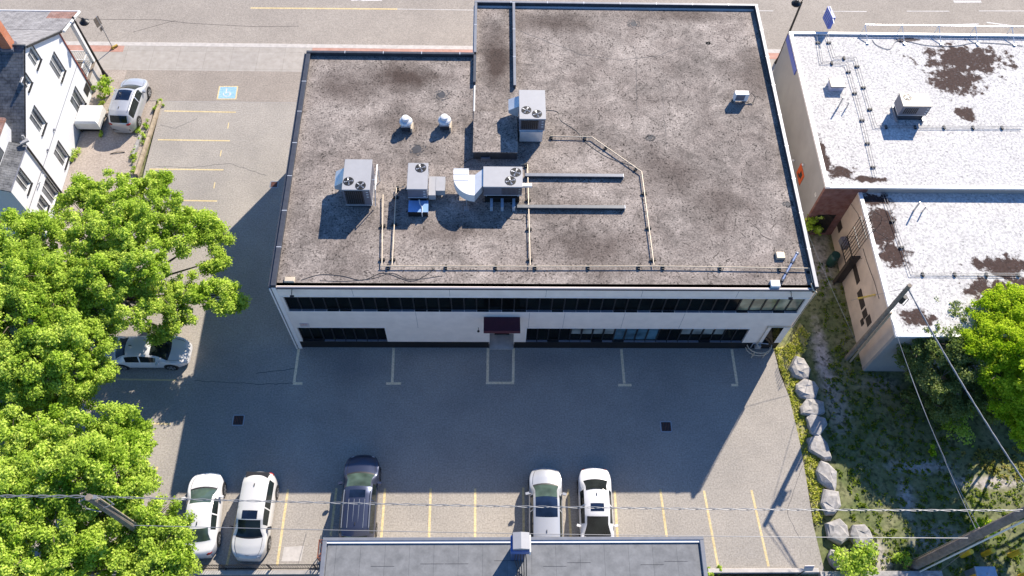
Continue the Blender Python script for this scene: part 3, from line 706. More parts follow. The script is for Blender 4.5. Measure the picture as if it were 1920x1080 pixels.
b0 = G(1466, 527, ZR + .1); b1 = G(1494, 476, ZR + .25); t = thing('steel_pipe', 'blue grey steel pipe with dark collars lying across the front right roof corner', 'pipe', (b0.x, b0.y, ZR))
MB().tube([b0, b1], .065, 10).build('tube', plain('blue_steel', (.2, .25, .38), .4, .4), t)
for u in (.02, .28, .68): c_ = b0.lerp(b1, u); dd = (b1 - b0).normalized() * .06; MB().tube([c_ - dd, c_ + dd], .10, 10).build('collar', metal_dk, t)
MB().tube([b1, b1 + (b1 - b0).normalized() * .08], .1, 10).build('end_cap', steel, t)
# gas service at the front right corner
t = thing('gas_meter', 'grey gas meter with yellow riser pipe and curved yellow guard rail at building corner', 'gas meter', (28.2, -.4, 0))
zc = 7.6
MB().tube([PX(1524, 530, 28.9).xyz if False else (28.85, .3, ZR + .18), (28.95, -.1, ZR + .1), (W + .0, -.08, ZR - .1), (W + .0, -.08, 3.2), (27.75, -.08, 3.2), (27.75, -.08, .9), (27.9, -.35, .8)], .04, 8).build('riser_pipe', gaspipe, t)
gx = G(1422, 655, .5)
m = MB()
for zz in (.45, .8):
    pts = []
    for k in range(9):
        a = math.pi + k * math.pi / 8; pts.append((gx.x + .75 * math.cos(a), gx.y + .15 + .55 * math.sin(a), zz))
    m.tube(pts, .035, 7)
m.build('guard_rail', yellowp if False else gaspipe, t)
for dx in (-.35, .35): MB().tube([(gx.x + dx, gx.y - .33, 0), (gx.x + dx, gx.y - .33, .85)], .04, 7).build('post', gaspipe, t)
MB().bbox(gx.x - .2, gx.x + .12, gx.y + .05, gx.y + .3, .4, .8, .04).build('meter_body', rtum, t)
MB().tube([(gx.x - .4, gx.y + .2, .3), (gx.x - .4, gx.y + .2, .9), (gx.x, gx.y + .2, .95), (gx.x + .5, gx.y + .15, .95)], .035, 7).build('meter_pipe', rtum, t)
m = MB(); m.box(W - .0, W + .01, 0, 0, 0, 0) if False else None
MB().tube([(W + .045, .8, ZR - .1), (W + .045, .8, .2)], .04, 8).build('downspout', wood, ob)
MB().box(28.05, 28.75, -.02, -.005, .93, 2.95).build('corner_door', winglass, ob)
# ------------------------------------------------------------------ CARS
def interp(tab, t):
    if t <= tab[0][0]: return tab[0][1]
    for (a, va), (b, vb) in zip(tab, tab[1:]):
        if t <= b:
            u = (t - a) / (b - a); return va + (vb - va) * u
    return tab[-1][1]
PROF = {
 'sedan': dict(z=[(-.5, .62), (-.488, .86), (-.46, .97), (-.345, 1.03), (-.27, 1.20), (-.20, 1.36), (-.10, 1.43), (.0, 1.44), (.07, 1.39), (.17, 1.20), (.265, .98), (.36, .90), (.45, .79), (.485, .66), (.5, .5)],
               belt=.90, rear=(-.335, -.195), front=(.08, .262), side=(-.22, .15), wt=.24),
 'suv': dict(z=[(-.5, .62), (-.49, .98), (-.478, 1.10), (-.40, 1.54), (-.33, 1.66), (-.1, 1.70), (.03, 1.68), (.09, 1.62), (.17, 1.38), (.255, 1.10), (.36, 1.02), (.45, .90), (.485, .74), (.5, .55)],
             belt=1.0, rear=(-.474, -.405), front=(.095, .25), side=(-.38, .14), wt=.22),
}
def make_car(label, kind, x, y, heading, paint, L=4.6, Wd=1.84, wheel=.34, roofglass=None, rails=False, plate=True, glassf=carglass, darkroof=False, name='parked_car', roofmat=None, group=None, spoiler=False, cat='car', ribs=0):
    """heading: angle of the nose, 0 = towards +y"""
    pr = PROF[kind]; hw = Wd / 2
    t = thing(name, label, cat, (x, y, 0), heading, group)
    ts = sorted(set([round(-.5 + i / 56, 4) for i in range(57)] + [-.5, -.492, -.484, .484, .492, .5, *pr['rear'], *pr['front'], *pr['side'], -.05, -.035]))
    zs, wb = .2, None
    def sec(s):
        zr = interp(pr['z'], s)
        e = max(0, (abs(s) - .34) / .16); k = 1 - .30 * e ** 2.6
        if s > 0: k = 1 - .34 * e ** 2.4
        wd = hw * k; belt = min(pr['belt'], zr - .05)
        cabin = max(0., min(1., (zr - belt - .08) / .25))
        b = wd * (.96 - .03 * cabin); top = (wd - .09) * (1 - cabin) + cabin * (hw - pr['wt'])
        top = min(top, b)
        zgb = belt + .04 * min(1, (zr - belt) / .05); zgt = max(zr - .07 * max(cabin, .3), zgb)
        cr = .04 + .02 * cabin
        return [(wd * .82, zs), (wd * .965, zs + .07), (wd, .52), (wd * .985, max(.3, belt - .06)), (b, zgb), (top, zgt), (top - .11, max(zr - .012, zgt)), ((top - .11) * .62, zr + cr * .55), ((top - .11) * .3, zr + cr * .9), (0, zr + cr)]
    def bow(x, s_): return (1 if s_ > 0 else -1) * .17 * min(1., abs(s_) / .22) * (1 - (x / hw) ** 2)
    V = []; n = None
    for s in ts:
        h = sec(s); full = [(-a, z) for a, z in h] + [(a, z) for a, z in h[::-1][1:]]
        n = len(full); V += [(a, s * (L - .16) + bow(a, s), z) for a, z in full]
    groups = {k: [] for k in ('body', 'cowl', 'ws', 'rw', 'sl', 'sr', 'rf', 'sill')}
    for i in range(len(ts) - 1):
        sm = (ts[i] + ts[i + 1]) / 2
        for j in range(n - 1):
            band = min(j, n - 2 - j); f = (i * n + j, (i + 1) * n + j, (i + 1) * n + j + 1, i * n + j + 1)
            g_ = 'body'
            if band == 0: g_ = 'sill'
            if band >= 6 and pr['front'][0] < sm < pr['front'][1]: g_ = 'ws'
            elif band >= 6 and pr['rear'][0] < sm < pr['rear'][1]: g_ = 'rw'
            elif band == 4 and pr['side'][0] < sm < pr['side'][1] and not -.05 < sm < -.035: g_ = 'sl' if j < n / 2 else 'sr'
            elif band >= 6 and pr['front'][1] < sm < pr['front'][1] + .02: g_ = 'cowl'
            elif band >= 6 and darkroof and pr['front'][0] > sm > darkroof: g_ = 'rf'
            groups[g_].append(f)
    groups['body'].append(tuple(range(n))[::1]); groups['body'].append(tuple(range((len(ts) - 1) * n, len(ts) * n))[::-1])
    groups['sill'] += [(i * n, i * n + n - 1, (i + 1) * n + n - 1, (i + 1) * n) for i in range(len(ts) - 1)]
    def part(key, nm, mt):
        fs = groups[key]
        if not fs: return
        use = sorted({i for f in fs for i in f}); mp = {a: b for b, a in enumerate(use)}
        m = MB(); m.v = [V[i] for i in use]; m.f = [tuple(mp[i] for i in f) for f in fs]
        return m.build(nm, mt, t, smooth=True, local=True)
    body = part('body', 'body', paint); part('ws', 'windshield', glassf); part('rw', 'rear_window', glassf)
    for k in ('sl', 'sr'): part(k, 'side_window', carglass)
    part('cowl', 'cowl', plastblk); part('rf', 'glass_roof', sunroofm); part('sill', 'sill', plastblk)
    zat = lambda s: interp(pr['z'], s)
    # dash and seats glimpsed as a dark cowl strip
    # hood shut lines
    m = MB()
    ya, yb = pr['front'][1] * L + .12, .455 * L
    for sx_ in (-1, 1):
        pts = []
        for k in range(7):
            s = (ya + (yb - ya) * k / 6) / L; h = sec(s); xq = sx_ * h[6][0] * (1 - .06 * k / 6); pts.append((xq, s * (L - .16) + bow(xq, s), h[6][1] + .012))
        m.tube(pts, .009, 4)
        for q in range(ribs):
            m.tube([(p[0] * (.35 + .3 * q), p[1], p[2] + .035) for p in pts], .012, 4)
    hs = sec(.455); m.tube([(-hs[6][0] * .9, yb - .04, hs[6][1] + .02), (-hs[6][0] * .5, yb + .04, hs[8][1]), (0, yb + .09, hs[9][1] + .01), (hs[6][0] * .5, yb + .04, hs[8][1]), (hs[6][0] * .9, yb - .04, hs[6][1] + .02)], .009, 4)
    m.build('shut_line', plastblk, t, local=True)
    # wheels
    for sx_ in (-1, 1):
        for yy in (-.30 * L, .305 * L):
            a = MB(); a.tube([(sx_ * (hw - .1), yy, wheel + .02), (sx_ * (hw + .004), yy, wheel + .02)], wheel + .075, 22); a.build('wheel_arch', plastblk, t, local=True)
            wv = MB(); wv.tube([(sx_ * (hw - .12), yy, wheel), (sx_ * (hw + .012), yy, wheel), (sx_ * (hw + .022), yy, wheel)], [wheel, wheel, wheel - .03], 22)
            wo_ = wv.build('wheel', tyrem, t, local=True)
            rr = MB(); xx = sx_ * (hw + .03)
            for k in range(5):
                a_ = k * 1.2566; rr.add([(xx, yy + .04 * math.cos(a_ - 1), wheel + .04 * math.sin(a_ - 1)), (xx, yy + wheel * .68 * math.cos(a_ - .25), wheel + wheel * .68 * math.sin(a_ - .25)), (xx, yy + wheel * .68 * math.cos(a_ + .25), wheel + wheel * .68 * math.sin(a_ + .25)), (xx, yy + .04 * math.cos(a_ + 1), wheel + .04 * math.sin(a_ + 1))], [(0, 1, 2, 3)])
            rr.tube([(sx_ * (hw + .023), yy, wheel), (sx_ * (hw + .026), yy, wheel)], wheel * .3, 12)
            for k in range(20):
                a0, a1 = k * .31416, (k + 1) * .31416
                rr.add([(xx, yy + wheel * q * math.cos(a_), wheel + wheel * q * math.sin(a_)) for a_, q in ((a0, .66), (a1, .66), (a1, .74), (a0, .74))], [(0, 1, 2, 3)])
            rr.build('rim', rimm, wo_, local=True)
    def lamp(nm, mt, s, fx, z, sz):
        h = sec(s)
        for sx_ in (-1, 1):
            m = MB(); m.lathe((0, 0), [(.02, -1), (.7, -.75), (1, 0), (.7, .75), (.02, 1)], 12)
            rz = -sx_ * .55 * (1 if s > 0 else -1); c, q = math.cos(rz), math.sin(rz)
            m.v = [(a * sz[0] * c - b * sz[1] * q + sx_ * h[2][0] * fx, a * sz[0] * q + b * sz[1] * c + s * L + (.0 if s > 0 else -.05), d * sz[2] + z) for a, b, d in m.v]
            m.build(nm, mt, t, smooth=True, local=True)
    zf = zat(.47)
    lamp('headlight', lampm, .466, .76, zf - .06, (.2, .1, .075))
    lamp('taillight', redm, -.468, .80, (.98 if kind == 'suv' else .80), (.17, .09, .10))
    MB().box(-.5, .5, .5 * L - .02, .5 * L + .022, .42, .58).build('grille', plastblk, t, local=True)
    m = MB(); m.bbox(-hw * .66, hw * .66, -.5 * L - .03, -.49 * L, .42, .6, .02); m.build('rear_bumper', plastblk if kind == 'suv' else paint, t, local=True)
    if plate: MB().box(-.26, .26, -.5 * L - .022, -.5 * L - .005, .66, .8).build('license_plate', platem, t, local=True)
    for sx_ in (-1, 1):
        ym = pr['side'][1] * L + .12; zb_ = pr['belt'] + .07
        m = MB(); m.obox((sx_ * (hw + .09), ym, zb_ + .05), (.2, .13, .15), sx_ * -.25); m.tube([(sx_ * (hw - .08), ym + .02, zb_), (sx_ * (hw + .04), ym, zb_ + .03)], .03, 5)
        m.build('mirror', paint if paint is not carwhite2 else plastblk, t, local=True)
    zr_ = zat(.0) + .05
    if roofglass:
        y0, y1, wx = roofglass
        m = MB(); nx = 8; vs = []
        def ztop(s_, x):
            h = sec(s_); return interp([(0, h[9][1]), (h[8][0], h[8][1]), (h[7][0], h[7][1]), (h[6][0], h[6][1])], abs(x))
        ys_ = [y0 + (y1 - y0) * k / 4 for k in range(5)]
        for s_ in ys_:
            for k in range(nx + 1): x = -wx + 2 * wx * k / nx; vs.append((x, s_ * (L - .16) + bow(x, s_), ztop(s_, x) + .012))
        m.add(vs, [(a * (nx + 1) + b, a * (nx + 1) + b + 1, (a + 1) * (nx + 1) + b + 1, (a + 1) * (nx + 1) + b) for a in range(4) for b in range(nx)])
        m.build('sunroof', sunroofm, t, local=True)
    if rails:
        for sx_ in (-1, 1):
            pts = [(sx_ * (hw - pr['wt'] - .04), s * L, zat(s) + .05) for s in (-.34, -.25, -.1, .0, .06)]
            MB().tube(pts, .022, 5).build('roof_rail', steel, t, local=True)
    if cat == 'minivan':
        for q in range(4):
            xx = -.42 + q * .28; MB().tube([(xx, s * L, zat(s) + .055) for s in (-.34, -.22, -.1, -.04)], .014, 4).build('roof_rib', steel, t, local=True)
    if spoiler:
        MB().bbox(-hw * .66, hw * .66, -.47 * L, -.395 * L, 1.48, 1.56, .02).build('spoiler', plastblk, t, local=True)
    m = MB(); m.obox((0, (-.30 if kind == 'suv' else -.16) * L, zat(-.3 if kind == 'suv' else -.16) + .09), (.03, .16, .06)); m.build('antenna', plastblk, t, local=True)
    return t
make_car('white hatchback parked under the tree edge, nose to the shade', 'sedan', -3.85, -10.2, R(3), carwhite, L=4.45, glassf=carglassg)
make_car('white crossover with black roof spoiler and small sunroof, nose to the fence', 'suv', -1.05, -10.3, R(178.5), carwhite2, L=4.55, Wd=1.84, roofglass=(.0, .085, .40), spoiler=True)
make_car('black minivan with ribbed roof and sunroof, alone at mid row', 'suv', 4.52, -9.5, R(0), carblack, L=5.05, Wd=1.95, roofglass=(-.02, .055, .42), ribs=1, rails=True, glassf=carglassg, cat='minivan')
make_car('silver crossover with wide dark glass roof, nose to the office', 'suv', 14.65, -10.05, R(-1), carsilver, L=4.65, Wd=1.84, darkroof=-.13, glassf=carglassg, ribs=1)
make_car('white sedan with small sunroof, tail to the office', 'sedan', 17.4, -10.15, R(179.5), carwhite, L=4.75, Wd=1.84, roofglass=(-.05, .03, .36), glassf=glass('car_glass_brown', (.015, .018, .017), .06, .4))
make_car('silver crossover on the driveway beside the white house', 'suv', -13.95, 18.75, R(-3), carsilver, L=4.5, Wd=1.83, roofglass=(-.13, .06, .48), rails=True)
make_car('white car half hidden by branches, nose towards the lane', 'sedan', -8.75, -.55, R(-90), carwhite, L=4.75, Wd=1.84)
# ------------------------------------------------------------------ WHITE HOUSE (left)
HX = -17.2
hs = thing('white_house', 'tall white sided house with grey shingle roof and brick chimney at far left', 'house', (HX, 16, 0))
def wall_holes(mb, rv, x, u0, u1, v0, v1, holes, dep=.14):
    us = sorted({u0, u1, *[h[0] for h in holes], *[h[1] for h in holes]}); vs = sorted({v0, v1, *[h[2] for h in holes], *[h[3] for h in holes]})
    us = [u for u in us if u0 <= u <= u1]; vs = [v for v in vs if v0 <= v <= v1]
    for a, b in zip(us, us[1:]):
        for c, d in zip(vs, vs[1:]):
            um, vm = (a + b) / 2, (c + d) / 2
            if any(h[0] < um < h[1] and h[2] < vm < h[3] for h in holes): continue
            mb.add([(x, a, c), (x, b, c), (x, b, d), (x, a, d)], [(0, 1, 2, 3)])
    for a, b, c, d in holes:
        rv.append(MB()); rv[-1].add([(x, a, c), (x, b, c), (x, b, d), (x, a, d), (x - dep, a, c), (x - dep, b, c), (x - dep, b, d), (x - dep, a, d)], [(0, 4, 5, 1), (1, 5, 6, 2), (2, 6, 7, 3), (3, 7, 4, 0)])
RY, RZH = 16.64, 8.05
FY, FZ = 20.45, 5.62
BY, BZ = 11.5, 4.95
AY, AZ = 8.1, 5.0
wins = []
for (a, b) in (((59, 85), (70, 129)), ((100, 98), (115, 153)), ((63, 199), (79, 252)), ((140, 163), (152, 219)), ((108, 265), (122, 315)), ((47, 138), (54, 170))):
    A = PX(*a, HX); B = PX(*b, HX); wins.append((min(A.y, B.y) - .1, max(A.y, B.y) + .02, B.z + .05, A.z))
wins2 = []
for (a, b) in (((36, 317), (53, 362)), ((76, 369), (86, 403)), ((87, 335), (103, 385))):
    A = PX(*a, HX); B = PX(*b, HX); wins2.append((min(A.y, B.y) - .1, max(A.y, B.y) + .1, B.z, A.z))
wins2[1] = (wins2[1][0], min(wins2[1][1], wins2[2][0] - .05), max(.3, wins2[1][2]), wins2[1][3])
body = MB(); rv = []
wall_holes(body, rv, HX, BY, FY, GZ, 8.05, wins)
def inpoly(y, z):
    top = FZ + (RZH - FZ) * (FY - y) / (FY - RY) if y > RY else BZ + (RZH - BZ) * (y - BY) / (RY - BY)
    return z <= top
# clip the facade cells to the gable
fs = []; vv = list(body.v)
nb = MB()
for f in body.f:
    pts = [Vector(vv[i]) for i in f]
    for (ya, za, yb, zb_) in ((BY, BZ, RY, RZH), (RY, RZH, FY, FZ)):
        out = []
        side = lambda p: (yb - ya) * (p.z - za) - (zb_ - za) * (p.y - ya)
        for i in range(len(pts)):
            p, q = pts[i], pts[(i + 1) % len(pts)]; a, b = side(p), side(q)
            if a <= 1e-9: out.append(p)
            if (a < -1e-9 and b > 1e-9) or (a > 1e-9 and b < -1e-9): out.append(p.lerp(q, a / (a - b)))
        pts = out
        if len(pts) < 3: break
    if len(pts) >= 3: nb.quad(*pts)
nb.build('side_wall', siding, hs)
for q in rv: q.build('window_reveal', whitep, hs)
m = MB(); m.add([(HX, FY, GZ), (-27, FY, GZ), (-27, FY, FZ), (HX, FY, FZ)], [(0, 1, 2, 3)]); m.add([(HX, BY, GZ), (-27, BY, GZ), (-27, BY, BZ), (HX, BY, BZ)], [(3, 2, 1, 0)])
m.build('end_wall', siding2, hs)
add_ = MB(); rv2 = []; wall_holes(add_, rv2, HX - .05, AY, BY - .002, GZ, AZ - .0, wins2)
add_.build('side_wall', siding, hs); [q.build('window_reveal', whitep, hs) for q in rv2]
MB().add([(HX - .05, AY, GZ), (-27, AY, GZ), (-27, AY, AZ), (HX - .05, AY, AZ)], [(3, 2, 1, 0)]).build('end_wall', siding2, hs)
def hwin(y0, y1, z0, z1, X=HX):
    n_ = 2
    f = MB(); f.box(X - .12, X - .08, y0, y1, z0, z0 + .05); f.box(X - .12, X - .08, y0, y1, z1 - .05, z1)
    for k in range(n_ + 1): yy = y0 + (y1 - y0 - .045) * k / n_; f.box(X - .12, X - .075, yy, yy + .045, z0 + .05, z1 - .05)
    o = f.build('window', whitep, hs)
    MB().box(X - .13, X - .125, y0, y1, z0, z1).build('pane', glass('house_glass', (.10, .11, .12), .1) if 'house_glass' not in MATS else MATS['house_glass'], o)
    b = MB(); b.box(X + .002, X + .10, y0 - .05, y1 + .05, z0 - .08, z0); b.box(X + .002, X + .03, y1, y1 + .09, z0, z1)  # dark sill, plus a dark strip imitating shade in the window reveal
    b.build('sill_jamb_shade', mull, o)
for q in wins: hwin(*q)
for q in wins2: hwin(*q, X=HX - .05)
# roofs
rm = MB(); e = .18; ox = HX + .12
def slab(mb, pts, th=.14):
    a = [Vector(p) for p in pts]; n_ = (a[1] - a[0]).cross(a[2] - a[0]).normalized()
    if n_.z < 0: a = a[::-1]; n_ = -n_
    k = len(a); mb.add(a + [p - Vector((0, 0, th)) for p in a], [tuple(range(k)), tuple(range(k, 2 * k))[::-1]] + [(i, i + k, (i + 1) % k + k, (i + 1) % k) for i in range(k)])
slab(rm, [(ox, RY, RZH + .12), (ox, FY + .2, FZ), (-27, FY + .2, FZ), (-27, RY, RZH + .12)]); rm.build('front_roof', shingle, hs)
rm = MB(); sl = (RZH - BZ) / (RY - BY)
slab(rm, [(ox - .12, RY, RZH + .12), (ox - .12, BY - .25, BZ - .25 * sl + .12), (-27, BY - .25, BZ - .25 * sl + .12), (-27, RY, RZH + .12)]); rm.build('rear_roof', shingledk, hs)
MB().tube([(ox, RY, RZH + .14), (-27, RY, RZH + .14)], .06, 6).build('ridge_cap', shingledk, hs)
m = MB(); m.tube([(ox + .02, RY, RZH), (ox + .02, FY + .15, FZ - .1)], .07, 6); m.tube([(ox - .1, RY, RZH + .02), (ox - .1, BY - .2, BZ - .05)], .05, 6); m.build('barge_board', blackmet, hs)
m = MB(); m.tube([(HX + .04, FY + .02, FZ), (HX + .04, FY + .02, .1)], .05, 6); m.build('corner_trim', redtrim, hs)
m = MB(); m.tube([(HX + .05, BY - .05, BZ), (HX + .05, BY - .05, 0)], .06, 6); m.build('downspout', mull, hs)
# front porch roof
pz = 5.25; pc = PX(137, 3, HX + .2)
rm = MB(); slab(rm, [(ox + .05, FY + .2, FZ + .02), (ox + .2, 23.2, 4.85), (-27, 23.2, 4.85), (-27, FY + .2, FZ + .02)]); rm.build('porch_roof', shingle, hs)
rm = MB(); slab(rm, [(ox + .15, 22.0, 5.21), (ox + .19, 23.18, 4.9), (-18.7, 23.18, 4.9), (-18.7, 22.0, 5.21)], .02); rm.build('patched_shingles', shinglebr, hs)
m = MB(); m.tube([(ox + .22, FY + .1, FZ - .02), (ox + .26, 23.3, 4.8)], .09, 6); m.tube([(ox + .26, 23.3, 4.8), (-27, 23.3, 4.8)], .08, 6); m.build('porch_gutter', whitep, hs)
# porch
pcx, pcy = G(187, 137).x, G(187, 137).y
m = MB(); m.box(pcx - .13, pcx + .13, pcy - .13, pcy + .13, 1.2, 4.75); m.build('porch_column', whitep, hs)
MB().box(-22, pcx + .15, FY + .0, pcy + .15, GZ, 1.15).build('porch_deck', kerbm, hs)
MB().box(-22, pcx + .17, FY + .0, pcy + .17, 1.15, 1.2).build('porch_floor', wood, hs)
m = MB()
zr0 = 1.3; zr1 = 2.15
m.box(pcx - .04, pcx + .02, FY + .15, pcy - .13, zr1, zr1 + .06); m.box(pcx - .04, pcx + .02, FY + .15, pcy - .13, zr0, zr0 + .05)
k = FY + .22
while k < pcy - .2: m.box(pcx - .03, pcx + .01, k, k + .04, zr0 + .05, zr1); k += .16
m.box(-22, pcx - .13, pcy - .04, pcy + .02, zr1, zr1 + .06); m.box(-22, pcx - .13, pcy - .04, pcy + .02, zr0, zr0 + .05); k = pcx - .3
while k > -22: m.box(k, k + .04, pcy - .03, pcy + .01, zr0 + .05, zr1); k -= .16
m.build('porch_railing', whitep, hs)
m = MB(); m.box(HX + .0, HX + .03, FY - .9, FY - .2, .4, 1.1)
m.build('wall_vent', mull, hs)
# chimney
cb = G(16, 93, 8.0); ct = 10.3
ch = MB().box(-18.45, -17.85, 16.35, 16.95, 7.0, ct - .25).build('chimney', chimb, bpy.data.objects['ridge_cap'].parent)
m = MB(); m.box(-18.5, -17.8, 16.3, 17.0, ct - .25, ct - .1); m.build('chimney_cap', chimb, ch); MB().cyl((-18.15, 16.65), .13, ct - .1, ct + .1, 12).build('flue', fanblk, ch)
MB().box(-18.52, -17.78, 16.28, 17.02, 7.5, 8.15).build('chimney_flashing', rtug, ch)
# lower addition roof and rear wing
rm = MB(); slab(rm, [(HX + .1, AY - .2, AZ), (HX + .1, BY - .1, AZ), (-18.7, BY - .1, AZ + .62), (-18.7, AY - .2, AZ + .62)], .1); rm.build('addition_roof', shingledk, hs)
MB().tube([(HX + .1, AY - .2, AZ - .04), (HX + .1, BY - .1, AZ - .04)], .05, 6).build('addition_gutter', rtug, hs)
WX = -18.0
m = MB(); m.box(-27, WX, AY + .0, 12.2, 5.1, 6.5); m.build('wing_wall', siding, hs)
rm = MB(); slab(rm, [(WX + .1, AY - .2, 6.45), (WX + .1, 12.3, 6.5), (-27, 12.3, 7.8), (-27, AY - .2, 7.8)], .15); rm.build('wing_roof', shinglebr, hs)
ww = MB().box(WX + .002, WX + .04, 9.6, 10.5, 5.45, 6.2).build('wing_window', mull, hs)
MB().box(WX + .041, WX + .045, 9.67, 10.43, 5.52, 6.13).build('pane', MATS['house_glass'], ww)
m = MB(); m.obox((HX + .15, BY - .1, 5.35), (.5, .2, .12), .6); m.obox((HX + .1, BY + .15, 5.5), (.12, .1, .3)); m.tube([(HX, BY, 5.0), (HX + .1, BY, 5.6)], .02, 5); m.build('aerial', rtum, hs)
m = MB()
for q in ((100, 243), (88, 281)): p = PX(*q, HX); m.obox((HX + .05, p.y, p.z), (.1, .1, .1)); m.tube([(HX, p.y, p.z), (HX + .18, p.y - .1, p.z)], .02, 5)
m.build('bracket', rtug, hs)
m = MB(); p1 = PX(78, 364, HX); m.tube([(HX, 10.2, 2.6), (HX + .25, 10.3, 2.75), (HX + .25, 10.9, 2.7)], .03, 5); m.build('flag_bracket', whitep, hs)
m = MB(); a = PX(140, 145, HX); m.box(HX + .001, HX + .012, AY, FY, 2.62, 2.66); m.build('siding_joint', rtug, hs)
# lean-to box
t = thing('storage_box', 'white lean to cover against the house beside the silver crossover', 'storage box', (-16.3, 17.3, 0))
MB().bbox(-17.15, -15.55, 16.55, 18.2, .45, 1.15, .12).build('cover', whitep, t); m = MB()
for x in (-17.05, -15.7):
    for y in (16.65, 18.05): m.box(x, x + .06, y, y + .06, GZ, .45)
m.box(-17.0, -15.75, 16.75, 18.0, .0, .4); m.build('frame', mull, t)
# street lamp, sign
def lamppost(label, base, h, arm):
    t = thing('street_lamp', label, 'street lamp', base)
    MB().tube([(base.x, base.y, base.z), (base.x, base.y, base.z + 1), (base.x, base.y, base.z + h)], [.12, .09, .07], 10).build('pole', blackmet, t)
    MB().lathe((base.x, base.y), [(.2, base.z), (.17, base.z + .15), (.12, base.z + .5)], 12).build('pole_base', blackmet, t)
    ax, ay = arm
    MB().tube([(base.x, base.y, base.z + h - .3), (base.x, base.y, base.z + h + .25), (base.x + ax * .5, base.y + ay * .5, base.z + h + .45), (base.x + ax, base.y + ay, base.z + h + .25)], .04, 7).build('arm', blackmet, t)
    MB().lathe((base.x + ax, base.y + ay), [(.3, base.z + h - .12), (.33, base.z + h - .02), (.16, base.z + h + .12), (.07, base.z + h + .3)], 20).build('lamp_shade', blackmet, t)
    m = MB(); m.lathe((base.x, base.y), [(.05, base.z + h + .25), (.09, base.z + h + .33), (.02, base.z + h + .45)], 8); m.build('finial', blackmet, t)
    return t
b0 = G(198, 143); lamppost('black street lamp standing at the front corner of the white house', b0, 5.2, (.6, .0))
b0 = Vector((33.2, 24.0, 0)); lamppost('black street lamp rising behind the white roof at the street', b0, 5.9, (-.45, -.2))
b0 = G(212, 91); t = thing('traffic_sign', 'grey steel sign post with edge on sign plates on the sidewalk', 'traffic sign', b0)
MB().tube([b0, (b0.x, b0.y, 3.1)], .035, 7).build('pole', steel, t)
MB().obox((b0.x - .1, b0.y + .0, 2.6), (.5, .03, .75), R(65)).build('sign_plate', wood, t); MB().obox((b0.x - .04, b0.y - .05, 2.0), (.35, .03, .3), R(70)).build('sign_plate', wood, t)
m = MB(); m.obox((b0.x + .12, b0.y + .1, .1), (.5, .12, .14), .7); m.obox((b0.x, b0.y, .05), (.2, .2, .1), .2); m.build('footing', plain('mustard', (.45, .3, .05), .7), t)
# driveway edging
ed = thing('retaining_edge', 'low weathered timber edging between driveway and parking lot', 'retaining wall', (-12.3, 15, 0))
k = 0; ya = 19.6
e0 = G(302, 192); e1 = G(256, 330)
n_ = 4
for k in range(n_):
    a = e0.lerp(e1, k / n_); b = e0.lerp(e1, (k + 1) / n_); d = (b - a); c = (a + b) / 2
    MB().obox((c.x, c.y, .06), (.2, d.length - .03, .3), math.atan2(-d.x, d.y) + random.uniform(-.01, .01)).build('timber', timber, ed)
c = G(268, 275); tag(MB().obox((c.x - .35, c.y, .08), (.22, 1.7, .35), -.1).build('concrete_block', stonem), 'rough concrete kerb block beside the timber edging', 'block')
tag(MB().tube([G(207, 288, .02), G(220, 285, .06), G(234, 285, .02)], .03, 5).build('fallen_branch', bark), 'short fallen branch lying on the driveway', 'branch')
# ------------------------------------------------------------------ WHITE ROOFED BUILDING (right)
rb = thing('low_building', 'low building with white peeling flat roof at right of the office', 'building', (34.4, 8, 0))
FX, FY0, FY1, EX = 32.2, 8.62, 21.7, 75
XB, YB = 34.4, -1.35
MB().prism([(FX + .1, FY0 + .1), (EX, FY0 + .1), (EX, FY1 - .05), (FX + .1, FY1 - .05)], ZW1 - .3, ZW1).build('roof', whiteroof, rb)
MB().prism([(XB + .05, YB + .1), (EX, YB + .1), (EX, FY0), (XB + .05, FY0)], ZW2 - .3, ZW2).build('roof', whiteroof, rb)
MB().box(FX, FX + .2, FY0 + .2, FY1, GZ, ZW1 - .02).build('side_wall', greywall, rb)
MB().box(FX, XB + .5, FY0, FY0 + .2, GZ, ZW1 - .02).build('rear_brick_wall', redbrick, rb)
MB().box(XB + .5, EX, FY0, FY0 + .2, GZ, ZW1 - .02).build('step_wall', greywall, rb)
MB().box(FX, EX, FY1, FY1 + .2, GZ, ZW1 - .02).build('street_wall', greywall, rb)
whs = []
for q in (((1570, 415), (1577, 428)),): pass
MB().box(XB, XB + .2, YB + .2, FY0, GZ, ZW2 - .02).build('rear_side_wall', tanwall, rb)
MB().box(XB, EX, YB, YB + .2, GZ, ZW2 - .02).build('rear_wall', greywall, rb)
m = MB()
m.bbox(FX - .04, FX + .22, FY0 - .04, FY1 + .2, ZW1 - .02, ZW1 + .14, .015); m.bbox(FX + .22, EX, FY0 - .04, FY0 + .16, ZW1 - .02, ZW1 + .10, .015); m.bbox(FX + .22, EX, FY1 + .0, FY1 + .2, ZW1 - .02, ZW1 + .14, .015)
m.bbox(XB - .04, XB + .2, YB - .04, FY0 - .04, ZW2 - .02, ZW2 + .12, .015); m.bbox(XB + .2, EX, YB - .04, YB + .16, ZW2 - .02, ZW2 + .12, .015)
m.build('roof_edge', ducttop, rb)
def bwin(pts, nm='window', X=XB, mt=darkbr):
    P_ = [PX(*q, X) for q in pts]
    ys = [p.y for p in P_]; zz = [p.z for p in P_]
    o = MB().box(X - .03, X - .004, min(ys), max(ys), min(zz), max(zz)).build(nm, mt, rb)
    return o
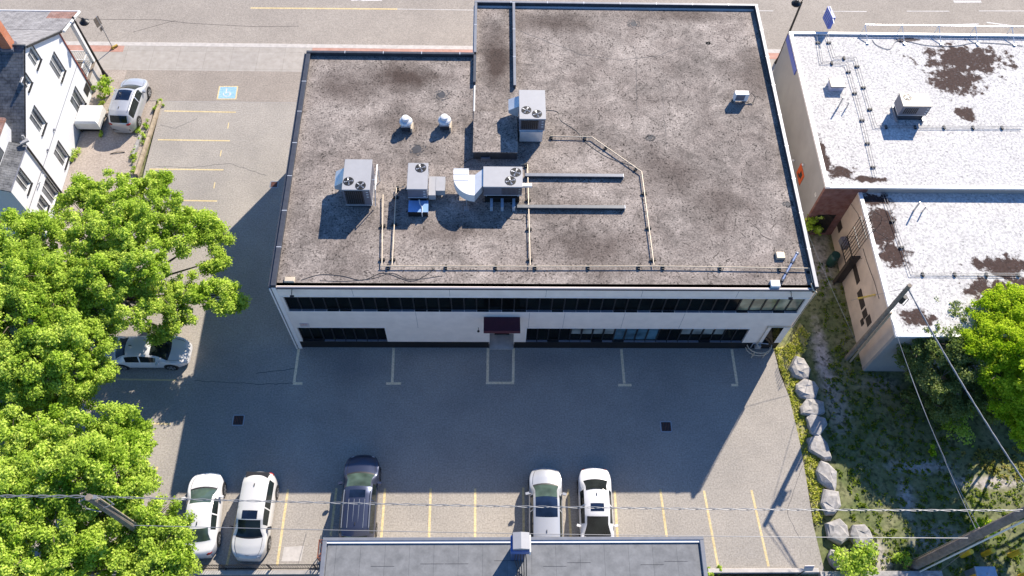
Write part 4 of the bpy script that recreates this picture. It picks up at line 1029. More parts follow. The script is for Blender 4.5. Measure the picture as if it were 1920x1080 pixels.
for cx_, cy_, dy_, dz_ in ((1575, 425, .6, .65), (1606, 514, 1.25, .5), (1615, 561, 1.2, .6), (1622, 588, .5, .6), (1629, 601, .55, .62), (1617, 604, .4, .4)):
    c_ = PX(cx_, cy_, XB); MB().box(XB - .03, XB - .004, c_.y - dy_ / 2, c_.y + dy_ / 2, c_.z - dz_ / 2, c_.z + dz_ / 2).build('window', darkbr, rb)
p = PX(1501, 327, FX); MB().box(FX - .03, FX - .004, p.y - .55, p.y + .55, p.z - .5, p.z + .5).build('graffiti_panel', orangem, rb)
m = MB(); m.box(FX - .034, FX - .031, p.y - .3, p.y + .1, p.z - .15, p.z + .3); m.box(FX - .034, FX - .031, p.y - .1, p.y + .3, p.z - .3, p.z - .15); m.build('graffiti', darkbr, bpy.data.objects['graffiti_panel'])
p = PX(1529, 365, FX); m = MB(); m.box(FX - .01, FX - .004, p.y - .12, p.y - .06, p.z - .12, p.z + .12)
for dz in (-.12, -.02, .08): m.box(FX - .01, FX - .004, p.y - .06, p.y + .08, p.z + dz, p.z + dz + .04)
m.box(FX - .01, FX - .004, p.y + .08, p.y + .12, p.z - .12, p.z + .12); m.build('letter_b', whitep, rb)
m = MB(); 
for q in ((1507, 310), (1489, 302)): p = PX(*q, FX); m.lathe((FX - .08, p.y), [(.05, p.z), (.09, p.z + .08), (.03, p.z + .14)], 8)
m.build('wall_light', whitep, rb)
m = MB(); m.box(FX + .5, FX + 1.7, FY0 - .012, FY0 - .003, .0, 2.1); m.build('doorway', fanblk, rb)
m = MB()
for a in (((1612, 368), (1640, 420), (1655, 470), (1690, 560)),):
    P_ = [PX(*q, XB - .03) for q in ((1590, 375), (1608, 400), (1618, 430))]; m.tube(P_, .012, 4)
    P_ = [PX(*q, XB - .03) for q in ((1577, 470), (1600, 450), (1618, 430))]; m.tube(P_, .012, 4)
    P_ = [PX(*q, XB - .03) for q in ((1618, 466), (1625, 490), (1640, 530), (1648, 560))]; m.tube(P_, .015, 4)
m.build('wall_cable', wireblk, rb)
# blue strip standing in for shade along the wall top at the street
m = MB(); m.box(FX - .07, FX - .01, FY1 - 3.2, FY1 + .1, ZW1 - .55, ZW1 - .05); m.build('wall_top_shade', bluesign, rb)
# security bars and sheet on the side wall
t = thing('security_cage', 'black steel bar cage rising past the roof edge of the tan wall', 'bar cage', (XB, 5.5, 0))
pa = PX(1593, 467, XB - .1); m = MB()
y0c, y1c = 4.75, 6.35
for k in range(8):
    y = y0c + (y1c - y0c) * k / 7; ztop = 6.3 if k < 6 else 5.2
    m.box(XB - .62, XB - .59, y - .015, y + .015, 2.0, ztop)
for zz in (2.0, 3.0, 4.1, 5.2): m.box(XB - .63, XB - .58, y0c - .02, y1c + .02, zz, zz + .04)
for y in (y0c, y1c): m.tube([(XB, y, 3.0), (XB - .6, y, 3.0)], .015, 5); m.tube([(XB - .6, y, 6.2), (XB + .7, y, 5.2), (XB + .9, y, ZW2)], .015, 5)
m.tube([(XB - .6, y0c, 5.2), (XB + .9, y0c, 5.2)], .012, 4); m.tube([(XB - .6, y1c - .3, 5.2), (XB + .9, y1c - .3, 5.2)], .012, 4)
m.build('bars', blackmet, t)
m = MB(); m.box(XB - .58, XB - .02, 4.9, 5.0, GZ, 2.9); m.box(XB - .62, XB - .58, 4.75, 5.0, GZ, 2.6); m.build('side_sheet', darkbr, t)
c_ = PX(1572, 492, XB - .5); tt = thing('barrel', 'dark green plastic barrel against the tan wall below the bar cage', 'barrel', (XB - .55, c_.y, GZ))
MB().lathe((XB - .55, 6.3), [(.27, GZ), (.32, GZ + .3), (.33, GZ + .6), (.32, GZ + .85), (.27, GZ + 1.1), (.1, GZ + 1.15)], 20).build('drum', greenp, tt, smooth=True)
OFF[tt.name] = Vector(tt.location)
MB().lathe((XB - .55, 6.3), [(.28, GZ + 1.15), (.28, GZ + 1.2)], 16).build('lid', greenp, tt)
c_ = PX(1577, 466, XB - .3); tag(MB().obox((XB - .2, c_.y + .2, 1.6), (.35, .7, .5), .1).build('meter_box', rtug), 'grey metal meter box on the tan wall', 'meter box')
# rooftop unit on white roof
t = rtu('beige rooftop unit with one fan on the white roof', 37.75, 39.65, 14.05, 15.2, 5.5, 6.35, [(38.2, 14.83, .27)], top=rtum2, side=rtug, grille=False, z0=ZW1)
for k in range(7): MB().box(38.0 + k * .13, 38.07 + k * .13, 14.062, 14.078, 5.65, 6.15).build('louvre', fanblk, t)
for x in (37.8, 39.5): MB().box(x, x + .1, 13.9, 15.2, ZW1, ZW1 + .2).build('skid', steel, t)
g = G(1569, 156, 5.4)
t = thing('roof_hatch', 'square grey white hatch box on the white roof', 'roof hatch', (34.4, 16.9, ZW1))
MB().box(33.98, 34.86, 16.55, 17.25, ZW1, ZW1 + .38).build('curb', plain('lavender_grey', (.38, .40, .52), .6), t)
MB().bbox(33.93, 34.93, 16.5, 17.32, ZW1 + .38, ZW1 + .46, .02).build('lid', gaspipe if False else rtum2, t)
def wpipe(label, pts, z):
    P_ = [G(*q, z + .12) for q in pts]
    t = thing('gas_pipe', label, 'pipe', (P_[0].x, P_[0].y, z), 0, 'grey pipes on the white roof')
    MB().tube(P_, .018, 5).build('pipe_run', wirem, t)
    off = Vector((.16, .12, 0)); MB().tube([p + off for p in P_], .018, 5).build('pipe_run', wirem, t)
    for a, b in zip(P_, P_[1:]):
        L_ = (b - a).length; d = (b - a).normalized(); k = .7
        while k < L_:
            c = a + d * k + off / 2; MB().obox((c.x, c.y, z + .06), (.12, .28, .11), math.atan2(d.y, d.x)).build('pipe_support', blackm, t); k += 1.9
wpipe('thin grey pipe pair dropping straight from the street side of the white roof, left run', [(1531, 66), (1539, 117), (1586, 120), (1612, 210), (1640, 330)], ZW1)
wpipe('thin grey pipe pair passing the hatch to the beige unit', [(1549, 66), (1562, 108), (1602, 110), (1640, 238), (1915, 240)], ZW1)
wpipe('thin grey pipe pair over the lower white roof', [(1650, 350), (1707, 515), (1915, 516)], ZW2)
for px, py, px2, py2, z, lb in ((1583, 180, 1572, 200, ZW1, 'two short bluish vent pipes near the roof hatch'), (1729, 368, 1713, 395, ZW2, 'pair of leaning vent pipes on the lower white roof')):
    a = G(px2, py2, z); t = thing('roof_vent', lb, 'vent pipe', a)
    b = G(px, py, z + .9)
    MB().tube([a, (a.x, a.y, z + .9)], .05, 8).build('pipe', steel, t); MB().tube([(a.x + .5, a.y - .1, z), (a.x + .5, a.y - .1, z + .6)], .04, 8).build('pipe', steel, t)
# sign frame at the street parapet
t = thing('sign_frame', 'white steel sign frame braced along the street edge of the white roof', 'sign frame', (38, 21.6, ZW1))
ys = FY1 + .45; zt = PY(1750, 48, ys).z
x0s = PY(1622, 48, ys).x; dxs = (PY(1899, 48, ys).x - x0s) / 4
MB().tube([(x0s, ys, zt), (60, ys, zt)], .04, 6).build('top_rail', galv, t)
for k in range(7):
    x = x0s + k * dxs
    m = MB(); m.tube([(x, ys, zt + .06), (x, ys, ZW1 - .3)], .03, 6); m.tube([(x, ys, zt), (x + .1, ys - 1.2, ZW1 + .02)], .03, 6); m.obox((x + .1, ys - 1.2, ZW1 + .05), (.16, .16, .08)); m.build('brace', galv, t)
bsx = on(1, 1557, 43, 22.2); t = thing('blade_sign', 'dark blue shop blade sign on a bracket over the street', 'sign', bsx)
MB().obox((bsx.x, 22.7, bsx.z), (.22, 1.1, 1.0), R(8)).build('panel', bluesign, t)
m = MB()
for k in range(5): m.obox((bsx.x - .118, 22.7, bsx.z - .36 + k * .18), (.01, .9 - .1 * (k % 2), .05), R(8))
m.build('lettering', plain('pale_blue', (.3, .36, .6), .5, var=0), t)
MB().tube([(bsx.x, 21.7, bsx.z + .4), (bsx.x, 23.2, bsx.z + .55)], .03, 6).build('bracket', ducttop, t)
cable('roof_cable', 'loose grey cable snaking behind the sign frame on the white roof', [(1636, 75), (1645, 85), (1668, 92), (1680, 78), (1700, 77), (1740, 85), (1790, 86), (1830, 80), (1880, 82), (1918, 86)], ZW1 + .03, .02, wirem)
# ------------------------------------------------------------------ LOW GREY ROOFED BUILDING (bottom)
LZ = 6.5; lx0, lx1, ly = 3.92, 21.6, -12.92
lb_ = thing('grey_roof_building', 'building with flat grey panelled roof along the bottom edge', 'building', (12, -15, 0))
MB().box(lx0, lx1, -26, ly, GZ, LZ - .05).build('wall', greywall, lb_)
MB().box(lx0 + .2, lx1 - .2, -25.8, ly - .2, LZ - .05, LZ).build('roof', membr, lb_)
m = MB(); m.bbox(lx0 - .05, lx1 + .05, ly - .1, ly + .06, LZ - .05, LZ + .12, .02); m.bbox(lx0 - .05, lx0 + .15, -26, ly - .1, LZ - .05, LZ + .12, .02); m.bbox(lx1 - .15, lx1 + .05, -26, ly - .1, LZ - .05, LZ + .12, .02); m.build('coping', metal_md, lb_)
m = MB(); m.box(lx0 + .15, lx1 - .15, ly - .2, ly - .1, LZ, LZ + .07); m.build('inner_flashing', ducttop, lb_)
x = lx0 + 1.1
while x < lx1 - .3:
    yq = random.uniform(-14.6, -13.9)
    if random.random() < .5: x += 1.13; continue
    MB().box(x + .02, x + 1.1, yq, yq + .015, LZ, LZ + .006).build('roof_seam', memb_dk, lb_); x += 1.13
t = thing('service_mast', 'white square vent housing on cable wrapped mast above the grey roof', 'vent housing', (12.97, -13.5, LZ))
mx_, my_, mz_ = 13.0, -13.55, 8.9
MB().tube([(mx_, my_ - .1, LZ), (mx_, my_ - .1, mz_ - .5)], .13, 10).build('mast', steel, t)
m = MB(); q = .36; zt = mz_ + .1
m.add([(mx_ - q, my_ - q, mz_ - .25), (mx_ + q, my_ - q, mz_ - .25), (mx_ + q, my_ + q, mz_ - .25), (mx_ - q, my_ + q, mz_ - .25), (mx_ - q, my_ - q, mz_), (mx_ + q, my_ - q, mz_), (mx_ + q, my_ + q, mz_), (mx_ - q, my_ + q, mz_), (mx_, my_ - q, zt), (mx_, my_ + q, zt)],
      [(3, 2, 1, 0), (0, 1, 5, 8, 4), (2, 3, 7, 9, 6), (1, 2, 6, 5), (3, 0, 4, 7), (5, 6, 9, 8), (4, 8, 9, 7)]); m.build('housing', rtum, t)
MB().box(mx_ - .45, mx_ + .38, my_ - .4, my_ + .3, mz_ - .85, mz_ - .3).build('shade_side_bracket', plain('bracket_side_shade', (.08, .16, .42), .5, .2), t)  # blue imitates the shaded side below the housing, painted into the bracket
MB().box(mx_ + .38, mx_ + .44, my_ - .45, my_ + .3, mz_ - .8, mz_ - .2).build('side_flashing', ducttop, t)
MB().box(mx_ - .40, mx_ + .22, my_ - .35, my_ + .25, LZ, mz_ - .85).build('chase', plain('chase_side_shade', (.05, .09, .2), .6), t)  # navy tone is the shade on the chase face, put into its colour
m = MB()
for k in range(5):
    xx = mx_ - .2 + k * .1; m.tube([(xx, my_ - .3, mz_ - .6), (xx + random.uniform(-.1, .1), my_ - .5, 7.4), (xx + .1, my_ - .7 - k * .1, LZ + .05), (xx + .1, -16, LZ + .05)], .022, 5)
m.build('cable_bundle', wireblk, t)
# fence bottom left, stairs
t = thing('railing', 'black horizontal rail fence along the bottom left edge of the lot', 'fence', (-2, -12.95, 0))
m = MB(); m.box(-12, 3.9, -12.98, -12.94, 1.0, 1.05); m.box(-12, 3.9, -12.98, -12.94, .12, .16); m.build('rail', blackmet, t)
x = -12
m = MB()
while x < 3.9: m.box(x, x + .02, -12.97, -12.95, .16, 1.0); x += .13
m.build('picket', blackmet, t)
x = -12
while x < 3.9: MB().box(x, x + .06, -12.99, -12.93, GZ, 1.1).build('post', blackmet, t); x += 2.4
MB().box(-12, 3.9, -13.25, -13.05, GZ, .1).build('footing', kerbm, t)
struct(MB().box(-30, 3.9, -22, -13.301, GZ - .05, GZ + .02).build('pavement', asph))
t = thing('fire_stair', 'rusty red steel stair cage beside the grey roofed building', 'stair', (3.2, -12.5, 0))
m = MB(); sx1, sx2, sy1, sy2 = 2.75, 3.75, -12.8, -11.9
for x in (sx1, sx2):
    for y in (sy1, sy2): m.box(x, x + .04, y, y + .04, 0, 1.9)
for z in (.9, 1.85):
    m.box(sx1, sx2, sy2, sy2 + .04, z, z + .04); m.box(sx1, sx2, sy1, sy1 + .04, z, z + .04); m.box(sx1, sx1 + .04, sy1, sy2, z, z + .04)
m.tube([(sx1, sy2, 0), (sx2, sy2, 1.9)], .02, 5); m.tube([(sx1, sy1, 1.9), (sx1, sy2, 0)], .02, 5)
m.build('frame', rust, t); m = MB()
for k in range(6): m.box(sx1 + .05, sx2, sy1 + k * .14, sy1 + k * .14 + .1, 1.2 - k * .2, 1.23 - k * .2)
m.build('tread', rust, t)
a = G(535, 1022); tag(MB().prism([(a.x - .05, a.y - .1), (a.x + 1.0, a.y - .05), (a.x + .95, a.y - .85), (a.x - .1, a.y - .85)], 0, .004).build('concrete_patch', kerbm, lot))
# right bottom wall and sign
t = thing('kerb_wall', 'low concrete kerb wall along the bottom right lot edge', 'wall', (26, -13.2, 0))
MB().bbox(23.3, 29.3, -13.28, -13.05, GZ, .15, .02).build('wall', kerbm, t); MB().box(23.2, 28.2, -13.75, -13.45, GZ, .05).build('footing', blackm, t)
MB().bbox(29.35, 36, -13.5, -13.2, GZ, .1, .02).build('slab', stonem, t)
b0 = G(1496, 1078); t = thing('lot_sign', 'small blue and white parking sign on a thin post at the lot corner', 'sign', b0)
MB().tube([b0, (b0.x, b0.y, 1.5)], .03, 6).build('post', blackmet, t)
MB().obox((b0.x, b0.y, 1.75), (.5, .03, .45), 0, 0, -.4).build('panel', signw, t)
m = MB()
for k in range(3): m.obox((b0.x, b0.y + .02 + (.14 * k - .14) * .4 * 0 + .03, 1.63 + k * .12), (.38, .03, .05), 0, 0, -.4)
m.build('lettering', bluesign, t)
# ------------------------------------------------------------------ BOULDERS
def boulder(px, py, w_, l_, h, rz, label, zt=.3):
    g = G(px, py, zt * .6)
    me = MB(); rr = random.Random(int(px * 7 + py)); N1 = rr.choice((6, 7, 7, 8))
    an = sorted((k + rr.uniform(-.28, .28)) / N1 * 6.283 for k in range(N1)); rad = [rr.uniform(.82, 1.12) for _ in range(N1)]
    vs = []; tilt = (rr.uniform(-.1, .1), rr.uniform(-.1, .1))
    for (zz, q) in ((-.05, 1.0), (.3, 1.04), (.8, 1.0), (1.0, .86)):
        for a, c in zip(an, rad):
            x = q * c * w_ / 2 * math.cos(a) + rr.uniform(-.03, .03); y = q * c * l_ / 2 * math.sin(a) + rr.uniform(-.03, .03)
            vs.append((x, y, zz * h + (tilt[0] * x + tilt[1] * y) * max(0, zz) + rr.uniform(-.03, .03) * (zz > .5)))
    vs += [(vs[3 * N1 + k][0] * .5 + rr.uniform(-.08, .08), vs[3 * N1 + k][1] * .5 + rr.uniform(-.08, .08), h + rr.uniform(-.03, .09)) for k in range(N1)]
    fs = [(i * N1 + j, i * N1 + (j + 1) % N1, (i + 1) * N1 + (j + 1) % N1, (i + 1) * N1 + j) for i in range(4) for j in range(N1)] + [tuple(range(4 * N1, 5 * N1))]
    me.add(vs, fs); o = me.build('boulder', stonem); o.location = (g.x, g.y, GZ); o.rotation_euler = (0, 0, rz)
    tag(o, label, 'boulder', 'boulders edging the parking lot')
BL = [(1500, 690, 1.15, 1.35, 0, 'nearest to the office corner, topmost of the boulder row'), (1513, 730, 1.3, 1.15, .1, 'second from the office corner in the boulder row'),
      (1524, 762, 1.5, 1.05, .3, 'third from the office corner, crossed by the pole shadow'), (1532, 795, 1.25, 1.3, -.3, 'fourth from the office corner in the boulder row'),
      (1538, 838, 1.15, 1.5, .35, 'fifth from the office corner, long and pale'), (1553, 892, 1.05, 1.5, .25, 'sixth in the boulder row, left of the dark lawn'),
      (1559, 940, 1.25, 1.35, -.1, 'seventh in the row, just above the twisted power line'), (1572, 993, 1.25, 1.2, .4, 'shaded boulder just below the twisted power line'),
      (1616, 1005, 1.15, 1.2, -.4, 'shaded boulder set right of the row beside the bush'), (1568, 1048, .6, 1.0, .2, 'small boulder half under the bottom bush')]
for (px, py, a, b, rz, lb) in BL: boulder(px, py, a * 1.08, b * 1.14, .46, rz, 'grey boulder, ' + lb)
# ------------------------------------------------------------------ POLES AND WIRES
def upole(label, base, top, r0, r1, mat=wood):
    t = thing('utility_pole', label, 'utility pole', base)
    a, b = Vector(base), Vector(top)
    MB().tube([a.lerp(b, k / 6) for k in range(7)], [r0 + (r1 - r0) * k / 6 for k in range(7)], 12).build('pole', mat, t)
    return t
mb_ = G(1588, 672, GZ); mt_ = Vector((mb_.x - .05, mb_.y, 8.8)); mt_ = on(2, 1706, 535, 8.7)
t = upole('weathered wooden utility pole leaning over the tan wall, with side conduit', mb_, mt_, .17, .12)
d = (mt_ - mb_).normalized()
MB().tube([mb_ + Vector((.15, -.22, 0)), mb_ + d * 6.2 + Vector((.15, -.15, 0))], .06, 8).build('conduit', wood2 if False else timber, t)
c = mb_ + d * 7.6; MB().tube([c + Vector((.2, -.1, -.3)), c + Vector((.2, -.1, .3))], .12, 10).build('splice_case', wireblk, t)
c = mb_ + d * 7.9; MB().tube([c + Vector((.25, 0, 0)), c + Vector((.5, -.1, -.3)), c + Vector((.4, -.2, -.8)), c + Vector((.1, -.1, -.5))], .025, 5).build('cable_coil', wireblk, t)
rb_ = G(1712, 1062, GZ); rt_ = on(2, 1935, 952, 10.2)
t2 = upole('thick dark wooden utility pole at the bottom right corner', rb_, rt_, .24, .2, wood2)
MB().tube([rb_ + Vector((.1, -.36, 0)), rt_ + Vector((.1, -.32, -.6))], .045, 8).build('conduit', ducttop, t2)
MB().tube([rb_ + Vector((0, .3, .2)), rb_.lerp(rt_, .62) + Vector((0, .24, 0))], .04, 7).build('ground_rod_cover', timber, t2)
lb0 = G(340, 1050, 0); lt_ = on(2, 166, 932, 9.9)
d = (lt_ - lb0)
t3 = upole('weathered utility pole rising through the bottom left trees', (lt_.x - .02 + .1, lt_.y - .05, GZ), lt_, .2, .15) if True else None
pc_ = Vector((lt_.x, lt_.y, 0))
MB().tube([(lt_.x + .2, lt_.y + .1, 0), (lt_.x + .2, lt_.y + .1, 9.30)], .05, 7).build('conduit', timber, t3)
MB().tube([(lt_.x - .15, lt_.y, 9.80), (lt_.x - .6, lt_.y - .1, 9.40), (lt_.x - .5, lt_.y - .2, 8.80), (lt_.x + .1, lt_.y - .3, 8.60)], .03, 6).build('cable_coil', wirem, t3)
MB().tube([(lt_.x + .1, lt_.y, 9.80), (lt_.x + .6, lt_.y + .05, 9.60), (lt_.x + .8, lt_.y - .1, 9.10), (lt_.x + .3, lt_.y - .2, 8.90)], .03, 6).build('cable_coil', wirem, t3)
m = MB(); m.obox((lt_.x + .05, lt_.y, 9.75), (.5, .16, .16), .1); m.obox((lt_.x - .1, lt_.y + .1, 9.50), (.2, .1, .3), 0); m.build('pole_bracket', steel, t3)
def wire(label, A, B, sag, r=.025, mat=wirem, twist=0, n=60, name='overhead_wire'):
    m = MB(); A, B = Vector(A), Vector(B)
    for s_ in range(2 if twist else 1):
        pts = []
        for k in range(n + 1):
            u = k / n; p = A.lerp(B, u) - Vector((0, 0, sag * 4 * u * (1 - u)))
            if twist:
                a = u * (B - A).length / 1.5 * 6.283 + s_ * math.pi; p += Vector((0, math.cos(a), math.sin(a))) * twist
            pts.append(p)
        m.tube(pts, r, 5)
    return tag(m.build(name, mat), label, 'power line')
A = on(2, 178, 931, 9.7); B = on(2, 1925, 957, 9.9); c0 = A.lerp(B, .5)
wire('twisted double power line crossing the lower lot between the poles', A, B, .6, .017, wirem, .034, 320)
wire('power line running left out of the bottom left trees', A, A + Vector((-20, .3, 0)), .2, .026, wirem, .05, 100)
A2 = on(2, 250, 985, 6.8); B2 = on(2, 1815, 1009, 6.8)
wire('thin lower cable crossing the lot above the grey roof edge', A2, B2, .45, .016, wirem, 0, 80)
mtw = mb_.lerp(mt_, .97); rtw = rb_.lerp(rt_, .6)
wire('thick cable sagging from the mid pole towards the right edge', mtw, on(2, 1935, 925, 8.0), .25, .035, wirem, .02, 60)
wire('thin cable from the tan wall side to the thick dark pole', on(2, 1672, 600, 7.6), rtw, .35, .018, wirem)
wire('thin cable pair ending at the thick dark pole', on(2, 1706, 700, 7.2), rtw + Vector((.2, .1, 0)), .3, .016, wirem)
wire('thin wire from the office corner to the mid pole', (W, 4.2, 7.6), mb_.lerp(mt_, .2), .1, .01, wirem)
wire('guy wire running up from the tan wall past the yellow guard', on(2, 1596, 563, 2.8), mtw, 0, .012, wirem)
ga = on(2, 1608, 560, 3.0); gb = on(2, 1642, 552.5, 3.5)
tag(MB().tube([ga, gb], .06, 8).build('guy_guard', yellowp), 'yellow plastic guy wire guard in front of the tan wall', 'guy guard')
wire('guy wire going down from the thick dark pole to the ground', rb_.lerp(rt_, .8), G(1756, 1076, GZ), 0, .015, wirem)
wire('thin wire from the dark pole down to the grass at right', rb_.lerp(rt_, .92), on(2, 1885, 1022, .5), 0, .008, wirem)
wire('thin wire loop dropping to the white patch beside the fence', on(2, 574, 1000, 5.5), G(558, 1062, 0), .0, .01, wirem)
# ------------------------------------------------------------------ BOLLARDS AND TRANSFORMER
for k, (px, py, h, lb) in enumerate(((1803, 1042, 1.1, 'nearest the dark pole'), (1843, 1040, 1.1, 'middle of the back row'), (1893, 1042, 1.2, 'at the right picture edge'), (1815, 1086, 1.1, 'left front of the transformer box'), (1868, 1092, 1.1, 'right front of the transformer box'), (1912, 1082, 1.1, 'beyond the right picture corner'))):
    g = G(px, py, GZ); t = thing('bollard', 'yellow steel bollard, ' + lb, 'bollard', g, 0, 'yellow bollards round the transformer')
    MB().tube([g, (g.x, g.y, g.z + h - .03), (g.x, g.y, g.z + h)], [.14, .14, .1], 14).build('post', yellowp, t); MB().cyl((g.x, g.y), .1, g.z + h, g.z + h + .012, 14).build('cap', yellowp, t)
g = G(1845, 1078, .6)
t = thing('transformer', 'dark blue grey pad transformer box between yellow bollards', 'transformer', (g.x, g.y, GZ))
MB().box(g.x - .55, g.x + .5, g.y - .4, g.y + .35, GZ, .85).build('cabinet', slateblue, t); MB().bbox(g.x - .58, g.x + .53, g.y - .43, g.y + .38, .85, .95, .03).build('lid', plain('transformer_lid', (.3, .37, .46), .4, .2), t)
MB().lathe((g.x, g.y), [(.05, .95), (.04, .98)], 8).build('lid_bolt', steel, t)
# ------------------------------------------------------------------ VEGETATION
def leaves_mesh(name, centers, radii, nper, size, mat, parent=None, off=Vector((0, 0, 0)), flat=.75, up=.75, tintb=None):
    C = np.array(centers, float); r = np.array(radii, float); m = len(C)
    cnt = np.maximum(8, (nper * (r / r.mean()) ** 2).astype(int)); idx = np.repeat(np.arange(m), cnt); n = len(idx)
    d = rng.normal(size=(n, 3)); d /= np.linalg.norm(d, axis=1)[:, None]
    rad = rng.random(n) ** .45 * rng.uniform(.72, 1.3, n)
    p = C[idx] + d * (r[idx] * rad)[:, None] * np.array([1, 1, flat])
    nr = d * .7 + rng.normal(size=(n, 3)) * .75 + np.array([0, 0, up]); nr /= np.linalg.norm(nr, axis=1)[:, None]
    a = np.cross(nr, rng.normal(size=(n, 3))); a /= np.linalg.norm(a, axis=1)[:, None]; b = np.cross(nr, a)
    s = size * rng.uniform(.6, 1.25, n)[:, None]
    fold = nr * s * .22
    V = np.stack([p - a * s * .55, p + b * s * .36 + fold, p + a * s * .55, p - b * s * .36 + fold], 1).reshape(-1, 3) - np.array(off)
    me = bpy.data.meshes.new(name); me.vertices.add(4 * n); me.vertices.foreach_set('co', V.ravel().astype(np.float32))
    me.loops.add(4 * n); me.loops.foreach_set('vertex_index', np.arange(4 * n, dtype=np.int32))
    me.polygons.add(n); me.polygons.foreach_set('loop_start', np.arange(0, 4 * n, 4, dtype=np.int32)); me.polygons.foreach_set('loop_total', np.full(n, 4, dtype=np.int32))
    me.update(); me.materials.append(mat)
    ct = rng.random(m) * .5 if tintb is None else np.array(tintb)
    tint = np.clip(ct[idx] + rng.random(n) * .5, 0, 1)
    at = me.attributes.new('tint', 'FLOAT', 'FACE'); at.data.foreach_set('value', tint.astype(np.float32))
    o = bpy.data.objects.new(name, me); S.collection.objects.link(o)
    if parent: o.parent = parent
    return o
def tree(name, label, base, lobes, mat, leaf=.20, nper=70, clump=.62, dens=1.0, group=None, trunk=.2, cat='tree'):
    """lobes: (px, py, z, radius). Each lobe carries clumps of leaves spread over its surface, and a limb leads to it"""
    base = Vector(base); t = thing(name, label, cat, base, 0, group); off = base
    cs = []; rs = []; tr_ = MB(); fork = base + Vector((0, 0, 2.2)); tb = []
    lob = [(G(px, py, z), r) for px, py, z, r in lobes]
    cen = sum((l[0] for l in lob), Vector()) / len(lob)
    fork = base.lerp(Vector((cen.x, cen.y, base.z)), .25); fork.z = base.z + max(1.0, cen.z * .3)
    tr_.tube([base, base.lerp(fork, .5), fork], [trunk * 1.25, trunk, trunk * .85], 9)
    for (c, r) in lob:
        m1 = fork.lerp(c, .5) + Vector((random.uniform(-.3, .3), random.uniform(-.3, .3), .3))
        tr_.tube([fork, m1, c], [trunk * .55, trunk * .33, trunk * .12], 6)
        for q in range(5):
            e_ = c + Vector((random.uniform(-1, 1), random.uniform(-1, 1), random.uniform(-.2, .8))) * r * .8
            tr_.tube([c.lerp(m1, random.random() * .5), e_.lerp(c, .5) + Vector((0, 0, .1)), e_], [trunk * .13, trunk * .1, trunk * .05], 4)
        k = max(4, int(dens * 11 * (r / clump) ** 2 * .5)); lt = random.uniform(-.08, .12)
        for q in range(k):
            d = Vector((random.gauss(0, 1), random.gauss(0, 1), random.gauss(0, 1))).normalized()
            rr = r * random.uniform(.55, 1.12)
            cs.append(tuple(c + Vector((d.x, d.y, d.z * .62)) * rr)); rs.append(clump * random.uniform(.38, .95)); tb.append(max(0, random.random() * .42 + lt + .10 * d.z))
    tr_.build('trunk', bark, t)
    leaves_mesh('crown', cs, rs, nper, leaf, mat, t, off, tintb=tb)
    return t
TA = [(150, 375, 5, 1.3), (215, 365, 5.5, 1.5), (290, 345, 5.2, 1.1), (300, 400, 6, 1.5), (235, 430, 6.5, 1.7), (165, 450, 6, 1.5), (360, 420, 5.2, 1.2), (395, 440, 4.6, 1.0), (400, 490, 4.2, .8), (260, 495, 6.5, 1.5), (195, 520, 6.5, 1.5), (140, 520, 6, 1.3),
      (330, 450, 5.6, 1.0), (355, 545, 4.4, 1.1), (410, 555, 4.0, 1.1), (300, 555, 5, 1.0), (330, 600, 4, .95), (245, 575, 5.6, 1.3), (440, 570, 3.8, .55), (300, 620, 3.6, .7), (185, 590, 5.5, 1.3)]
tree('tree', 'large lime green tree spreading over the left lot between house and office', G(215, 590, 0), TA, leafA, .125, 150, .46, 1.2, 'leafy trees at left')
TB = [(20, 445, 6, 1.5), (75, 440, 6, 1.3), (40, 520, 7, 2.0), (100, 560, 6.5, 1.6), (30, 600, 7, 1.9), (110, 640, 6.5, 1.7), (170, 650, 5.5, 1.3), (60, 680, 6.5, 1.8), (140, 710, 5.5, 1.4), (-20, 560, 7, 2), (-20, 680, 6.5, 2), (185, 690, 5, .9), (150, 740, 5, .9), (40, 750, 5, 1.5), (110, 770, 4.2, 1.0)]
tree('tree', 'tall yellow green tree at the left edge below the white house', G(60, 740, 0), TB, leafA, .125, 150, .47, 1.2, 'leafy trees at left', .28)
TC = [(25, 830, 6, 1.6), (90, 820, 6, 1.3), (150, 830, 6.2, 1.5), (215, 800, 5.5, 1.2), (225, 850, 5.5, 1.4), (255, 830, 5, 1.0), (160, 880, 6.5, 1.6), (80, 890, 6.5, 1.6), (10, 910, 6.5, 1.7), (225, 900, 5.5, 1.2), (255, 900, 5, .9)]
tree('tree', 'bright green tree left of the sunlit lane, above the power line pole', G(130, 950, 0), TC, leafA, .125, 150, .46, 1.2, 'leafy trees at left')
TD = [(30, 970, 6, 1.6), (100, 980, 6, 1.4), (50, 1050, 6, 1.8), (130, 1050, 5.5, 1.4), (200, 965, 4.8, 1.3), (250, 960, 4.6, 1.2), (300, 965, 4.2, 1.0), (320, 1000, 4, 1.0), (240, 1030, 3.8, 1.2), (300, 1040, 4, 1.2), (335, 1050, 3.6, .9), (180, 1075, 4.8, 1.4), (270, 1090, 4, 1.2), (10, 1110, 6, 1.6)]
tree('tree', 'bushy green tree in the bottom left corner around the pole', G(180, 1090, 0), TD, leafA, .125, 150, .46, 1.2, 'leafy trees at left')
TE = [(1700, 610, 3.6, 1.0), (1750, 590, 3.8, 1.1), (1790, 590, 4, .9), (1720, 655, 3.6, 1.0), (1775, 650, 4.2, 1.3), (1820, 680, 4.2, 1.2), (1760, 710, 3.4, 1.1), (1810, 740, 3, 1.1), (1700, 690, 2.8, .7), (1860, 760, 2.5, 1.0), (1770, 770, 2, .9)]
tree('tree', 'dark green glossy tree against the corner of the tan wall', G(1790, 740, GZ), TE, leafD, .125, 90, .46, 1.2)
